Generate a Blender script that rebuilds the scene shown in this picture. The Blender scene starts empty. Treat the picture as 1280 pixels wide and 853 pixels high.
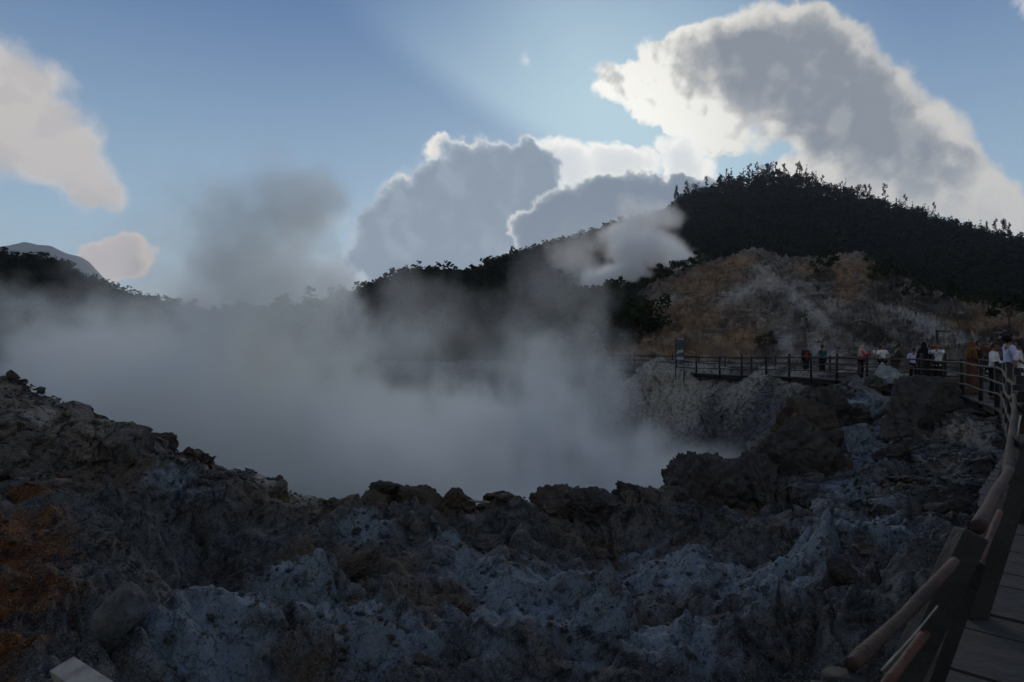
import bpy, bmesh, math, random
import numpy as np
from mathutils import Vector, Matrix, Euler, Quaternion

SC = bpy.context.scene
COL = SC.collection
R = math.radians
F = 763.0                      # focal length in pixels of the 1280 wide photograph
EYE = 1.65                     # eye height above the boardwalk deck


def P(px, py, d):
    """photo pixel at depth d metres -> world point"""
    return Vector(((px - 640.0) / F * d, d, EYE + (426.5 - py) / F * d))


def lin(r, g, b):
    f = lambda c: (c / 12.92 if c <= 0.04045 else ((c + 0.055) / 1.055) ** 2.4)
    return (f(r / 255.0), f(g / 255.0), f(b / 255.0), 1.0)


# ------------------------------------------------------------------ noise (numpy)
_rng = np.random.RandomState(11)
_perm = _rng.permutation(4096)
_grad = _rng.normal(size=(4096, 3)); _grad /= np.linalg.norm(_grad, axis=1)[:, None]


def _h(ix, iy, iz):
    return _perm[(_perm[(_perm[ix & 4095] + iy) & 4095] + iz) & 4095]


def perlin(p):
    p = np.asarray(p, float)
    i = np.floor(p).astype(np.int64); f = p - i
    u = f * f * f * (f * (f * 6 - 15) + 10)
    r = 0
    for dx in (0, 1):
        wx = u[:, 0] if dx else 1 - u[:, 0]
        for dy in (0, 1):
            wy = u[:, 1] if dy else 1 - u[:, 1]
            for dz in (0, 1):
                wz = u[:, 2] if dz else 1 - u[:, 2]
                g = _grad[_h(i[:, 0] + dx, i[:, 1] + dy, i[:, 2] + dz)]
                r = r + wx * wy * wz * (g[:, 0] * (f[:, 0] - dx) + g[:, 1] * (f[:, 1] - dy) + g[:, 2] * (f[:, 2] - dz))
    return r * 1.5


def fbm(p, o=4, gain=0.5, lac=2.03):
    a, r, s = 1.0, 0, 0.0
    p = np.array(p, float)
    for k in range(o):
        r = r + a * perlin(p + 17.3 * k); s += a
        a *= gain; p = p * lac
    return r / s


def ridged(p, o=4, gain=0.5, lac=2.1):
    a, r, s = 1.0, 0, 0.0
    p = np.array(p, float)
    for k in range(o):
        n = 1 - np.abs(perlin(p + 9.1 * k)) * 1.8
        r = r + a * n; s += a
        a *= gain; p = p * lac
    return r / s


def cells(xy, seed=0):
    """2D cellular noise: F1, F2, id hash"""
    xy = np.asarray(xy, float)
    i = np.floor(xy).astype(np.int64); f = xy - i
    f1 = np.full(len(xy), 9.0); f2 = np.full(len(xy), 9.0); idn = np.zeros(len(xy))
    for dx in (-1, 0, 1):
        for dy in (-1, 0, 1):
            h = _h(i[:, 0] + dx, i[:, 1] + dy, np.full(len(xy), 7 + seed, np.int64))
            h2 = _perm[h]
            jx = dx + h / 4096.0 - f[:, 0]; jy = dy + h2 / 4096.0 - f[:, 1]
            d = np.sqrt(jx * jx + jy * jy)
            new = d < f1
            f2 = np.where(new, f1, np.minimum(f2, d))
            idn = np.where(new, _perm[h2] / 4096.0, idn)
            f1 = np.where(new, d, f1)
    return f1, f2, idn


def sstep(a, b, x):
    t = np.clip((x - a) / (b - a), 0, 1)
    return t * t * (3 - 2 * t)


# ------------------------------------------------------------------ mesh helpers
def mesh_np(name, v, f, smooth=True):
    """v (n,3), f (m,3|4) arrays -> mesh"""
    v = np.asarray(v, np.float32); f = np.asarray(f, np.int32)
    me = bpy.data.meshes.new(name)
    me.vertices.add(len(v)); me.vertices.foreach_set('co', v.ravel())
    k = f.shape[1]
    me.loops.add(f.size); me.loops.foreach_set('vertex_index', f.ravel())
    me.polygons.add(len(f))
    me.polygons.foreach_set('loop_start', np.arange(0, f.size, k, dtype=np.int32))
    me.polygons.foreach_set('loop_total', np.full(len(f), k, np.int32))
    me.polygons.foreach_set('use_smooth', np.full(len(f), smooth, bool))
    me.update(); me.validate()
    return me


def attr(me, name, vals):
    a = me.attributes.new(name, 'FLOAT', 'POINT')
    a.data.foreach_set('value', np.asarray(vals, np.float32))


def link(name, me, mat=None, parent=None, loc=None):
    o = bpy.data.objects.new(name, me); COL.objects.link(o)
    if mat is not None:
        for m in (mat if isinstance(mat, (list, tuple)) else [mat]):
            me.materials.append(m)
    if parent is not None: o.parent = parent
    if loc is not None: o.location = loc
    return o


def tag(o, label=None, cat=None, group=None, kind=None):
    if label: o['label'] = label
    if cat: o['category'] = cat
    if group: o['group'] = group
    if kind: o['kind'] = kind
    return o


def empty(name, loc=(0, 0, 0), rz=0):
    o = bpy.data.objects.new(name, None); COL.objects.link(o)
    o.location = loc; o.rotation_euler = (0, 0, rz); o.empty_display_size = 0.2
    return o


def bm_mesh(name, bm, smooth=False):
    me = bpy.data.meshes.new(name); bm.normal_update(); bm.to_mesh(me); bm.free()
    if smooth:
        me.polygons.foreach_set('use_smooth', np.ones(len(me.polygons), bool))
    return me


def tube_arr(pts, rad, seg=8, cap=True, jit=0, rnd=None, flat=None):
    """tube along pts, radius per point -> (v, f) with quad faces (caps as degenerate-free fans of quads are avoided: closed by a point ring)"""
    pts = [Vector(p) for p in pts]
    V, Fc = [], []
    n = len(pts)
    up = Vector((0, 0, 1))
    t0 = (pts[1] - pts[0]).normalized()
    if abs(t0.z) > 0.9: up = Vector((0, 1, 0))
    a = t0.cross(up).normalized(); b = a.cross(t0).normalized()
    for i, p in enumerate(pts):
        t = (pts[min(i + 1, n - 1)] - pts[max(i - 1, 0)]).normalized()
        a = (a - t * a.dot(t)).normalized(); b = t.cross(a).normalized()
        r = rad[i] if hasattr(rad, '__len__') else rad
        for k in range(seg):
            an = 2 * math.pi * k / seg
            rr = r * (1 + (rnd.uniform(-jit, jit) if rnd else 0))
            q = p + a * (math.cos(an) * rr) + b * (math.sin(an) * rr * (flat or 1))
            V.append(q[:])
    for i in range(n - 1):
        for k in range(seg):
            Fc.append((i * seg + k, i * seg + (k + 1) % seg, (i + 1) * seg + (k + 1) % seg, (i + 1) * seg + k))
    if cap:
        for e, i in ((0, 0), (1, n - 1)):
            c = len(V); V.append(pts[i][:])
            # two-step fan with quads: pair neighbouring segments
            for k in range(0, seg, 2):
                q = (i * seg + k, i * seg + (k + 1) % seg, i * seg + (k + 2) % seg, c)
                Fc.append(q if e else q[::-1])
    return np.array(V, float).reshape(-1, 3), np.array(Fc, int).reshape(-1, 4)


class MB:
    """collects quad arrays into ONE mesh"""
    def __init__(s): s.V, s.F, s.M, s.n = [], [], [], 0
    def add(s, v, f, m=0):
        s.V.append(np.asarray(v, float)); s.F.append(np.asarray(f, int) + s.n); s.M.append(np.full(len(f), m, np.int32)); s.n += len(v); return s
    def tube(s, pts, rad, seg=8, m=0, **k): v, f = tube_arr(pts, rad, seg, **k); return s.add(v, f, m)
    def box(s, c, size, rot=None, m=0, taper=1.0):
        x, y, z = [q / 2 for q in size]
        v = np.array([(-x, -y, -z), (x, -y, -z), (x, y, -z), (-x, y, -z), (-x * taper, -y * taper, z), (x * taper, -y * taper, z), (x * taper, y * taper, z), (-x * taper, y * taper, z)])
        if rot is not None: v = v @ np.array(rot.to_3x3() if hasattr(rot, 'to_3x3') else rot).T
        v = v + np.array(c)
        return s.add(v, [(0, 3, 2, 1), (4, 5, 6, 7), (0, 1, 5, 4), (1, 2, 6, 5), (2, 3, 7, 6), (3, 0, 4, 7)], m)
    def beam(s, a, b, w, h, m=0, up=(0, 0, 1)):
        """rectangular beam from a to b"""
        a, b = Vector(a), Vector(b); t = (b - a)
        L = t.length; t.normalize(); sd = t.cross(Vector(up)).normalized(); u = sd.cross(t)
        rot = Matrix((sd, t, u)).transposed()
        return s.box((a + b) / 2, (w, L, h), rot, m)
    def mesh(s, name, smooth=False):
        me = mesh_np(name, np.concatenate(s.V), np.concatenate(s.F), smooth)
        if len(me.polygons) == sum(len(m) for m in s.M):
            me.polygons.foreach_set('material_index', np.concatenate(s.M))
        return me
    def build(s, name, mat, parent=None, smooth=False, bevel=0):
        o = link(name, s.mesh(name, smooth), mat, parent)
        if bevel:
            md = o.modifiers.new('Bevel', 'BEVEL'); md.width = bevel; md.segments = 2; md.limit_method = 'ANGLE'
        return o


# ------------------------------------------------------------------ node DSL
class S:
    """a node socket with arithmetic"""
    def __init__(s, nt, sock): s.nt, s.k = nt, sock
    def __add__(s, o): return M(s.nt, 'ADD', s, o)
    __radd__ = __add__
    def __sub__(s, o): return M(s.nt, 'SUBTRACT', s, o)
    def __rsub__(s, o): return M(s.nt, 'SUBTRACT', o, s)
    def __mul__(s, o): return M(s.nt, 'MULTIPLY', s, o)
    __rmul__ = __mul__
    def __truediv__(s, o): return M(s.nt, 'DIVIDE', s, o)


def put(nt, inp, v):
    if isinstance(v, S): nt.links.new(v.k, inp)
    elif v is not None: inp.default_value = v


def M(nt, op, a, b=None, c=None, clamp=False):
    n = nt.nodes.new('ShaderNodeMath'); n.operation = op; n.use_clamp = clamp
    put(nt, n.inputs[0], a)
    if b is not None: put(nt, n.inputs[1], b)
    if c is not None: put(nt, n.inputs[2], c)
    return S(nt, n.outputs[0])


def VM(nt, op, a, b=None, c=None, out=0):
    n = nt.nodes.new('ShaderNodeVectorMath'); n.operation = op
    put(nt, n.inputs[0], a)
    if b is not None: put(nt, n.inputs['Scale'] if op == 'SCALE' else n.inputs[1], b)
    if c is not None: put(nt, n.inputs[2], c)
    return S(nt, n.outputs[1] if op in ('LENGTH', 'DISTANCE', 'DOT_PRODUCT') else n.outputs[0])


def step(nt, x, a, b, lo=0.0, hi=1.0, kind='SMOOTHSTEP'):
    n = nt.nodes.new('ShaderNodeMapRange'); n.interpolation_type = kind
    for i, v in zip(('Value', 'From Min', 'From Max', 'To Min', 'To Max'), (x, a, b, lo, hi)): put(nt, n.inputs[i], v)
    return S(nt, n.outputs[0])


def noise(nt, vec, scale=1.0, detail=4, rough=0.5, dist=0.0, color=False, kind='FBM'):
    n = nt.nodes.new('ShaderNodeTexNoise')
    try: n.noise_type = kind
    except Exception: pass
    put(nt, n.inputs['Vector'], vec); n.inputs['Scale'].default_value = scale; n.inputs['Detail'].default_value = detail
    n.inputs['Roughness'].default_value = rough; n.inputs['Distortion'].default_value = dist
    return S(nt, n.outputs['Color'] if color else n.outputs[0])


def voro(nt, vec, scale=1.0, feature='F1', rand=1.0):
    n = nt.nodes.new('ShaderNodeTexVoronoi'); n.feature = feature
    put(nt, n.inputs['Vector'], vec); n.inputs['Scale'].default_value = scale; n.inputs['Randomness'].default_value = rand
    return S(nt, n.outputs['Distance'])


def mix(nt, fac, a, b, blend='MIX'):
    n = nt.nodes.new('ShaderNodeMix'); n.data_type = 'RGBA'; n.blend_type = blend
    put(nt, n.inputs[0], fac); put(nt, n.inputs[6], a); put(nt, n.inputs[7], b)
    return S(nt, n.outputs[2])


def comb(nt, x, y, z):
    n = nt.nodes.new('ShaderNodeCombineXYZ')
    for i, v in enumerate((x, y, z)): put(nt, n.inputs[i], v)
    return S(nt, n.outputs[0])


def sep(nt, v):
    n = nt.nodes.new('ShaderNodeSeparateXYZ'); put(nt, n.inputs[0], v)
    return [S(nt, o) for o in n.outputs]


def attr_in(nt, name):
    n = nt.nodes.new('ShaderNodeAttribute'); n.attribute_name = name
    return S(nt, n.outputs['Fac'])


def coords(nt, which='Object'):
    n = nt.nodes.new('ShaderNodeTexCoord'); return S(nt, n.outputs[which])


def worldpos(nt):
    n = nt.nodes.new('ShaderNodeNewGeometry'); return S(nt, n.outputs['Position'])


def objrand(nt):
    n = nt.nodes.new('ShaderNodeObjectInfo'); return S(nt, n.outputs['Random'])


def material(name, fn, rough=0.85, spec=0.3, bump=None, bump_d=0.02):
    """fn(nt) -> colour socket or tuple; bump(nt) -> height socket"""
    m = bpy.data.materials.new(name); m.use_nodes = True
    nt = m.node_tree; nt.nodes.clear()
    b = nt.nodes.new('ShaderNodeBsdfPrincipled'); o = nt.nodes.new('ShaderNodeOutputMaterial')
    nt.links.new(b.outputs[0], o.inputs[0])
    c = fn(nt)
    put(nt, b.inputs['Base Color'], c)
    put(nt, b.inputs['Roughness'], rough(nt) if callable(rough) else rough)
    b.inputs['Specular IOR Level'].default_value = spec
    if bump:
        bn = nt.nodes.new('ShaderNodeBump'); bn.inputs['Distance'].default_value = bump_d; bn.inputs['Strength'].default_value = 1.0
        put(nt, bn.inputs['Height'], bump(nt)); nt.links.new(bn.outputs[0], b.inputs['Normal'])
    return m


def mottled(name, c1, c2, scale=3.0, rough=0.8, bump_d=0.01, bscale=None, spec=0.3, detail=6, rnd=0.0):
    """plain procedural surface: two colours mottled by noise, light bump"""
    def col(nt):
        p = coords(nt)
        f = step(nt, noise(nt, p, scale, detail, 0.6), 0.35, 0.65)
        c = mix(nt, f, c1, c2)
        if rnd:
            c = mix(nt, objrand(nt) * rnd, c, (0.01, 0.01, 0.01, 1))
        return c
    return material(name, col, rough, spec, (lambda nt: noise(nt, coords(nt), bscale or scale * 6, 5, 0.6)) if bump_d else None, bump_d)
# ------------------------------------------------------------------ camera, sun, sky
cam_d = bpy.data.cameras.new('camera'); cam = bpy.data.objects.new('camera', cam_d); COL.objects.link(cam)
cam.location = (0, 0, EYE); cam.rotation_euler = (R(90), 0, 0)
cam_d.sensor_width = 36.0; cam_d.lens = F / 1280.0 * 36.0; cam_d.clip_start = 0.05; cam_d.clip_end = 20000
SC.camera = cam

SUN_PX, SUN_PY = 728, 222
_sd = P(SUN_PX, SUN_PY, 1.0) - Vector((0, 0, EYE)); SUN_DIR = _sd.normalized()
SUN_EL = math.asin(SUN_DIR.z); SUN_AZ = math.atan2(SUN_DIR.x, SUN_DIR.y)
ld = bpy.data.lights.new('sun', 'SUN'); lo = bpy.data.objects.new('sun', ld); COL.objects.link(lo)
ld.energy = 1.0; ld.angle = R(20); ld.color = (1.0, 0.93, 0.82)      # the sun stands behind a cloud
lo.rotation_euler = SUN_DIR.to_track_quat('Z', 'Y').to_euler(); lo.location = (0, 0, 60)

world = bpy.data.worlds.new('World'); SC.world = world; world.use_nodes = True; world.cycles.sampling_method = 'MANUAL'; world.cycles.sample_map_resolution = 256
wt = world.node_tree; wt.nodes.clear()
SKY_STRENGTH = 0.1


def ang(px, py):
    v = P(px, py, 1.0) - Vector((0, 0, EYE)); v.normalize()
    return math.atan2(v.x, v.y), math.asin(v.z)


def build_world():
    nt = wt
    tc = nt.nodes.new('ShaderNodeTexCoord'); d = S(nt, tc.outputs['Generated'])
    sky = nt.nodes.new('ShaderNodeTexSky'); sky.sky_type = 'NISHITA'; sky.sun_disc = False
    sky.sun_elevation = SUN_EL; sky.sun_rotation = SUN_AZ
    sky.altitude = 2000; sky.air_density = 1.0; sky.dust_density = 1.0; sky.ozone_density = 2.0
    skyc = S(nt, sky.outputs[0])
    dx, dy, dz = sep(nt, d)
    az0 = M(nt, 'ARCTAN2', dx, dy); el0 = M(nt, 'ARCSINE', dz)
    # warp for billows
    w1 = noise(nt, d, 5.0, 3, 0.5, color=True); w2 = noise(nt, d, 22.0, 5, 0.62, color=True)
    wx, wy, wz = sep(nt, w1); vx, vy, vz = sep(nt, w2)
    az = az0 + (wx - 0.5) * 0.10 + (vx - 0.5) * 0.055
    el = el0 + (wy - 0.5) * 0.08 + (vy - 0.5) * 0.055
    sd = VM(nt, 'DOT_PRODUCT', d, tuple(SUN_DIR))
    sunang = M(nt, 'ARCCOSINE', M(nt, 'MINIMUM', sd, 0.99999))
    dsun = VM(nt, 'NORMALIZE', VM(nt, 'ADD', d, VM(nt, 'SCALE', VM(nt, 'SUBTRACT', tuple(SUN_DIR), d), 0.05)))

    def billow(v):
        """cauliflower lumps: rounded cells at several scales, roughened by noise"""
        vv = VM(nt, 'ADD', v, VM(nt, 'SCALE', noise(nt, v, 14.0, 2, .55, color=True), .05))
        n = nt.nodes.new('ShaderNodeTexVoronoi'); n.feature = 'F1'
        try: n.normalize = True
        except Exception: pass
        put(nt, n.inputs['Vector'], vv); n.inputs['Scale'].default_value = 9.0; n.inputs['Detail'].default_value = 1.0; n.inputs['Roughness'].default_value = 0.55; n.inputs['Lacunarity'].default_value = 2.4
        b = step(nt, S(nt, n.outputs['Distance']), 0.12, 0.62, 1.0, 0.0, 'LINEAR')
        return b * 0.42 + noise(nt, v, 11.0, 5, 0.58) * 0.36 + noise(nt, v, 34.0, 5, 0.6) * 0.22
    fb = billow(d)
    fb2 = billow(dsun)
    relief = fb - fb2
    fs = noise(nt, d, 5.5, 3, 0.5); fs2 = noise(nt, VM(nt, 'NORMALIZE', VM(nt, 'ADD', d, VM(nt, 'SCALE', VM(nt, 'SUBTRACT', tuple(SUN_DIR), d), 0.12))), 5.5, 3, 0.5)
    relief_soft = fs - fs2
    rimn = step(nt, noise(nt, d, 7.0, 2, 0.5), 0.36, 0.56)

    def field(blobs):
        acc = None
        for (px, py, rx, ry, rot) in blobs:
            ca, ce = ang(px, py)
            k = math.cos(ca) ** 1.6
            ra, re = rx / F * k, ry / F * k
            c, s = math.cos(R(rot)), math.sin(R(rot))
            u = az - ca; v = el - ce
            a = (u * c + v * s) * (1 / ra); b = (v * c - u * s) * (1 / re)
            q = 1.0 - M(nt, 'SQRT', a * a + b * b)
            acc = q if acc is None else M(nt, 'SMOOTH_MAX', acc, q, 0.12)
        return acc

    K = 1.0 / SKY_STRENGTH

    def sc(rgb, g=1.0): return tuple(x * K * g for x in lin(*rgb)[:3]) + (1,)
    near = step(nt, sunang, 0.05, 0.42, 1.0, 0.0)        # 1 near the sun
    col = skyc
    # sky tint: ease Nishita's orange horizon towards the pale blue of the photograph
    col = mix(nt, 0.86, col, mix(nt, step(nt, el0, 0.0, 0.62), sc((166, 196, 212)), sc((60, 98, 152))))
    # thin veil lit by the hidden sun
    veil = step(nt, sunang, 0.06, 0.50, 1.0, 0.0)
    # broad shaft: the cloud's edge cuts the veil's light along a line leaving the sun
    u = az0 - SUN_AZ; v = el0 - SUN_EL
    cut = step(nt, v + u * 0.54, -0.014, 0.055) * step(nt, v + u * 2.2, -0.25, 0.25, 0.72, 1.0)
    vm = noise(nt, d, 4.0, 4, 0.5)
    col = mix(nt, veil * (cut * 0.8 + 0.08) * step(nt, vm, 0.2, 0.7, 0.8, 1.0), col, sc((192, 220, 230)))
    # left low glow, warm
    col = mix(nt, step(nt, el0, 0.0, 0.22, 0.6, 0.0) * step(nt, az0, -0.75, -0.1, 0.4, 1.0), col, sc((205, 205, 200)))

    def cloud(col, outl, core, rim, rim_far, corec, edge=0.22, amp=1.1, soft=0.30, corew=(0.0, 0.5), alpha=1.0, rel=2.2, cdet=0.9, soft_rel=0.0, spotty=0.0):
        f = field(outl) + (fb - 0.5) * amp
        a = step(nt, f, 0.0, soft)
        t = step(nt, f, edge * 0.25, edge + 0.25)
        if core:
            fc = field(core) + (fb - 0.5) * cdet
            t = t * step(nt, fc, corew[0], corew[1])
        nr_ = near * (1.0 - (1.0 - rimn) * spotty) if spotty else near
        bright = mix(nt, nr_, sc(rim_far), sc(rim))
        lit = step(nt, relief * rel + relief_soft * soft_rel, -0.3, 0.3, -0.3, 0.3, 'LINEAR')
        t2 = M(nt, 'SUBTRACT', t, lit, clamp=True)
        m1 = sc(tuple(p_ * .8 + q_ * .2 for p_, q_ in zip(rim_far, corec))); m2 = sc(tuple(p_ * .35 + q_ * .65 for p_, q_ in zip(rim_far, corec)))
        c = mix(nt, step(nt, t2, 0.0, 0.34, kind='LINEAR'), bright, m1)
        c = mix(nt, step(nt, t2, 0.28, 0.64), c, m2)
        c = mix(nt, step(nt, t2, 0.55, 1.05), c, sc(corec))
        return mix(nt, a * alpha, col, c)

    # clouds far behind and overhead, for the light they give from every side
    gen = step(nt, noise(nt, d, 2.2, 7, 0.55), 0.36, 0.62) * step(nt, dy, 0.2, -0.25)
    col = mix(nt, gen * 0.8, col, sc((186, 179, 163)))
    base_sky = col
    # warm low banks beyond the crater, left
    col = cloud(col, [(215, 385, 70, 30, 0), (300, 402, 150, 24, 0), (462, 362, 56, 44, 20)], None, (246, 240, 222), (206, 194, 182), (190, 186, 182), amp=0.9, soft=0.8, alpha=0.9)
    # left clouds
    col = cloud(col, [(14, 126, 86, 90, -35), (64, 176, 92, 60, -44), (106, 226, 60, 34, -30), (-60, 120, 120, 120, 0)], None, (232, 224, 214), (222, 212, 202), (190, 185, 183), amp=1.35, soft=0.55, edge=0.3, rel=5.0, soft_rel=2.6)
    col = cloud(col, [(140, 318, 44, 38, 0), (125, 330, 40, 28, 0)], None, (244, 226, 208), (240, 222, 204), (208, 196, 190), amp=1.2, soft=0.26, edge=0.25, rel=5, soft_rel=2)
    # big cloud, upper right
    col = cloud(col, [(955, 105, 150, 84, -14), (1080, 155, 140, 92, -36), (826, 112, 74, 32, -12), (870, 56, 66, 30, 10), (1190, 225, 95, 56, -38), (1000, 60, 96, 46, -14), (872, 160, 78, 26, -24), (1070, 235, 150, 44, -6), (1240, 260, 60, 34, -30)],
                [(1010, 108, 150, 72, -28), (1105, 165, 110, 70, -36), (940, 68, 80, 28, -12), (1010, 175, 90, 34, -20)], (262, 260, 252), (206, 203, 197), (128, 135, 145), amp=1.3, soft=0.24, edge=0.3, corew=(-0.35, 0.75), rel=3.6, soft_rel=2.6, cdet=0.9)
    # bright bank between the two
    col = cloud(col, [(705, 215, 74, 36, -8), (850, 200, 50, 30, -30), (770, 205, 56, 26, 0)], None, (255, 254, 248), (240, 240, 236), (220, 224, 226), amp=1.0, soft=0.3, edge=0.7, rel=3)
    # sunlit shreds at the edge of the dark cumulus
    col = cloud(col, [(506, 246, 30, 15, 20), (452, 300, 20, 12, 30), (556, 194, 26, 14, 0), (470, 352, 46, 30, 30), (430, 372, 40, 22, 0), (600, 190, 40, 12, 0)], None, (255, 250, 240), (242, 238, 228), (225, 222, 216), amp=1.0, soft=0.4, edge=.8, rel=2)
    # dark cumulus, centre
    col = cloud(col, [(600, 250, 92, 66, 0), (535, 296, 104, 66, 0), (640, 300, 140, 70, 0), (655, 226, 48, 40, 0), (470, 325, 50, 40, 0), (560, 345, 150, 50, 0)], None, (255, 253, 246), (186, 196, 206), (130, 145, 160), amp=0.85, soft=0.18, edge=0.06, rel=2.4, soft_rel=3.2, spotty=0.85)
    col = cloud(col, [(790, 262, 96, 50, -8), (720, 282, 84, 48, 0), (850, 244, 54, 30, 0), (760, 310, 110, 40, 0)], None, (255, 253, 244), (190, 196, 202), (114, 127, 142), amp=0.85, soft=0.13, edge=0.06, rel=1.2, soft_rel=2.2, spotty=0.6)
    # small scraps
    col = cloud(col, [(667, 83, 11, 10, 0)], None, (215, 225, 232), (205, 215, 225), (205, 215, 225), amp=1.3, soft=0.9, alpha=.8)
    col = cloud(col, [(1290, -2, 34, 14, -50)], None, (205, 207, 212), (190, 195, 205), (190, 195, 205), amp=1.1, soft=0.8, alpha=.8)
    # the clouds stand in one part of the sky; elsewhere the plain sky alone is worked out
    sector = M(nt, 'GREATER_THAN', dy, 0.5) * M(nt, 'GREATER_THAN', dz, -0.03) * M(nt, 'LESS_THAN', dz, 0.62)
    bg = nt.nodes.new('ShaderNodeBackground'); bg0 = nt.nodes.new('ShaderNodeBackground'); ms = nt.nodes.new('ShaderNodeMixShader'); out = nt.nodes.new('ShaderNodeOutputWorld')
    put(nt, bg.inputs[0], col); bg.inputs[1].default_value = SKY_STRENGTH
    put(nt, bg0.inputs[0], base_sky); bg0.inputs[1].default_value = SKY_STRENGTH
    put(nt, ms.inputs[0], sector); nt.links.new(bg0.outputs[0], ms.inputs[1]); nt.links.new(bg.outputs[0], ms.inputs[2])
    nt.links.new(ms.outputs[0], out.inputs[0])


build_world()
SC.view_settings.view_transform = 'Standard'; SC.view_settings.look = 'None'
SC.view_settings.exposure = 0.12; SC.view_settings.gamma = 1.0; SC.view_settings.use_curve_mapping = False
cy = SC.cycles
cy.max_bounces = 8; cy.diffuse_bounces = 3; cy.glossy_bounces = 2; cy.transmission_bounces = 2; cy.transparent_max_bounces = 8
cy.volume_bounces = 5; cy.volume_step_rate = 1.0; cy.volume_max_steps = 512
cy.use_adaptive_sampling = True; cy.adaptive_threshold = 0.02
cy.use_denoising = True; cy.denoiser = 'OPENIMAGEDENOISE'
# ------------------------------------------------------------------ ground: ledge, rim, crater and far bank in one sheet
CTRL = [  # px, py, depth
    (-120, 853, 4.0), (0, 853, 4.2), (80, 845, 3.9), (320, 853, 5.0), (640, 853, 5.5), (960, 853, 5.0), (1100, 853, 4.0),
    (0, 700, 6.5), (235, 725, 8.4), (205, 765, 7.2), (255, 690, 9.2), (-150, 680, 6.5), (150, 720, 7.0), (320, 740, 7.5), (500, 740, 7.5), (640, 740, 8), (800, 740, 8), (950, 740, 7.4), (1090, 750, 6),
    (0, 600, 9), (-200, 560, 9), (100, 600, 10), (200, 630, 10.6), (350, 680, 9.6), (500, 680, 10), (640, 690, 10.4), (800, 690, 10.4), (950, 680, 10), (1080, 680, 9), (1180, 680, 7.5),
    (0, 498, 13), (-200, 468, 13), (90, 520, 13), (155, 560, 13), (200, 549, 12.5), (240, 570, 12.5), (295, 609, 12.5), (385, 640, 12.5), (450, 652, 12.5), (480, 640, 12.5), (540, 638, 12.5), (580, 648, 12.6),
    (615, 672, 13), (645, 636, 12.8), (700, 630, 12.8), (750, 632, 12.8), (790, 644, 13), (815, 650, 13.5), (870, 600, 13.8), (930, 622, 14.5),
    (960, 640, 13), (1000, 600, 15), (1000, 545, 18.5), (1040, 505, 20), (1075, 484, 21), (1120, 482, 21), (1190, 497, 19.5),
    (1080, 600, 15), (1100, 540, 18), (1170, 600, 13), (1150, 530, 18), (1200, 560, 14.5), (1232, 525, 16), (1180, 640, 10), (1030, 640, 12),
    # far bank
    (740, 457, 43), (800, 457, 40), (850, 459, 37.6), (900, 459, 35.6), (950, 463, 33), (1010, 470, 30), (1050, 476, 27), (790, 457, 44), (860, 458, 41), (930, 460, 38), (990, 465, 34),
    (800, 530, 37), (880, 556, 33), (900, 500, 35.6), (850, 500, 37.5), (960, 540, 28), (930, 585, 24), (1000, 500, 29.0), (760, 510, 41), (1040, 510, 25.5), (985, 520, 27),
]
WCTRL = [  # world x, y, z
    (-14, 17.5, -3.6), (-9, 16.5, -4.4), (-5, 16.5, -4.8), (0, 16.6, -5.2), (4, 17.5, -5.2), (7, 19.5, -5.0), (-12, 24, -6.4), (-6, 24, -6.8), (0, 25, -6.8), (5, 26, -6.6), (-8, 32, -6.4), (-2, 34, -6.2), (3.5, 34, -5.6),
    (9, 22.5, -4.6), (-22, 26, -2.0), (-26, 36, -.8), (-16, 44, -.8), (-6, 46, -.7), (3, 47, -.6),
    (-20, 13, 2.0), (-30, 10, 2), (-13, 5, 0.1), (-15, -2, 0.0), (-3, 2.2, -.9), (0, 2.5, -1.2), (0, -3, -1.0), (0, -12, -.6), (10, -5, -.6), (3, 2.0, -.9), (5, 5, -.75), (8.5, 9, -.75), (10.5, 10, -.8), (13, 14, -.6), (16, 18, -.5), (18, 24, -.4), (17.5, 30, -.3), (15, 38, -.3), (25, 30, -.2), (25, 18, -.4), (25, 45, -.2), (14, 50, -.3), (0, 56, -.5), (-20, 56, -.5), (45, 40, 0), (45, 10, -.3), (25, -5, -.5), (-45, 40, -.3), (-40, 0, 1), (0, -40, -.5),
]
_cp = [tuple(P(*c)) for c in CTRL] + WCTRL
_cx = np.array([(c[0], c[1]) for c in _cp]); _cz = np.array([c[2] for c in _cp])


def _k(r): return np.where(r > 1e-9, r * r * np.log(np.maximum(r, 1e-9)), 0.0)


_n = len(_cx)
_A = np.zeros((_n + 3, _n + 3))
_A[:_n, :_n] = _k(np.linalg.norm(_cx[:, None] - _cx[None], axis=2)) + np.eye(_n) * 0.6
_A[:_n, _n] = 1; _A[:_n, _n + 1:] = _cx; _A[_n, :_n] = 1; _A[_n + 1:, :_n] = _cx.T
_W = np.linalg.solve(_A, np.concatenate([_cz, [0, 0, 0]]))


def base_h(x, y):
    out = np.empty(len(x))
    for s in range(0, len(x), 40000):
        q = np.stack([x[s:s + 40000], y[s:s + 40000]], 1)
        out[s:s + 40000] = _k(np.sqrt(((q[:, None] - _cx[None]) ** 2).sum(2))) @ _W[:_n] + _W[_n] + q @ _W[_n + 1:]
    r = np.hypot(x, y)
    return np.clip(out, -7.2, 4) * (1 - sstep(46, 66, r)) + (-0.4) * sstep(46, 66, r)


def mask_at(x, y, lst):
    m = np.zeros(len(x))
    for (px, py, d, r, *w) in lst:
        p = P(px, py, d)
        m = np.maximum(m, (w[0] if w else 1.0) * np.exp(-(((x - p.x) ** 2 + (y - p.y) ** 2) / (r * r))))
    return m


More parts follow.
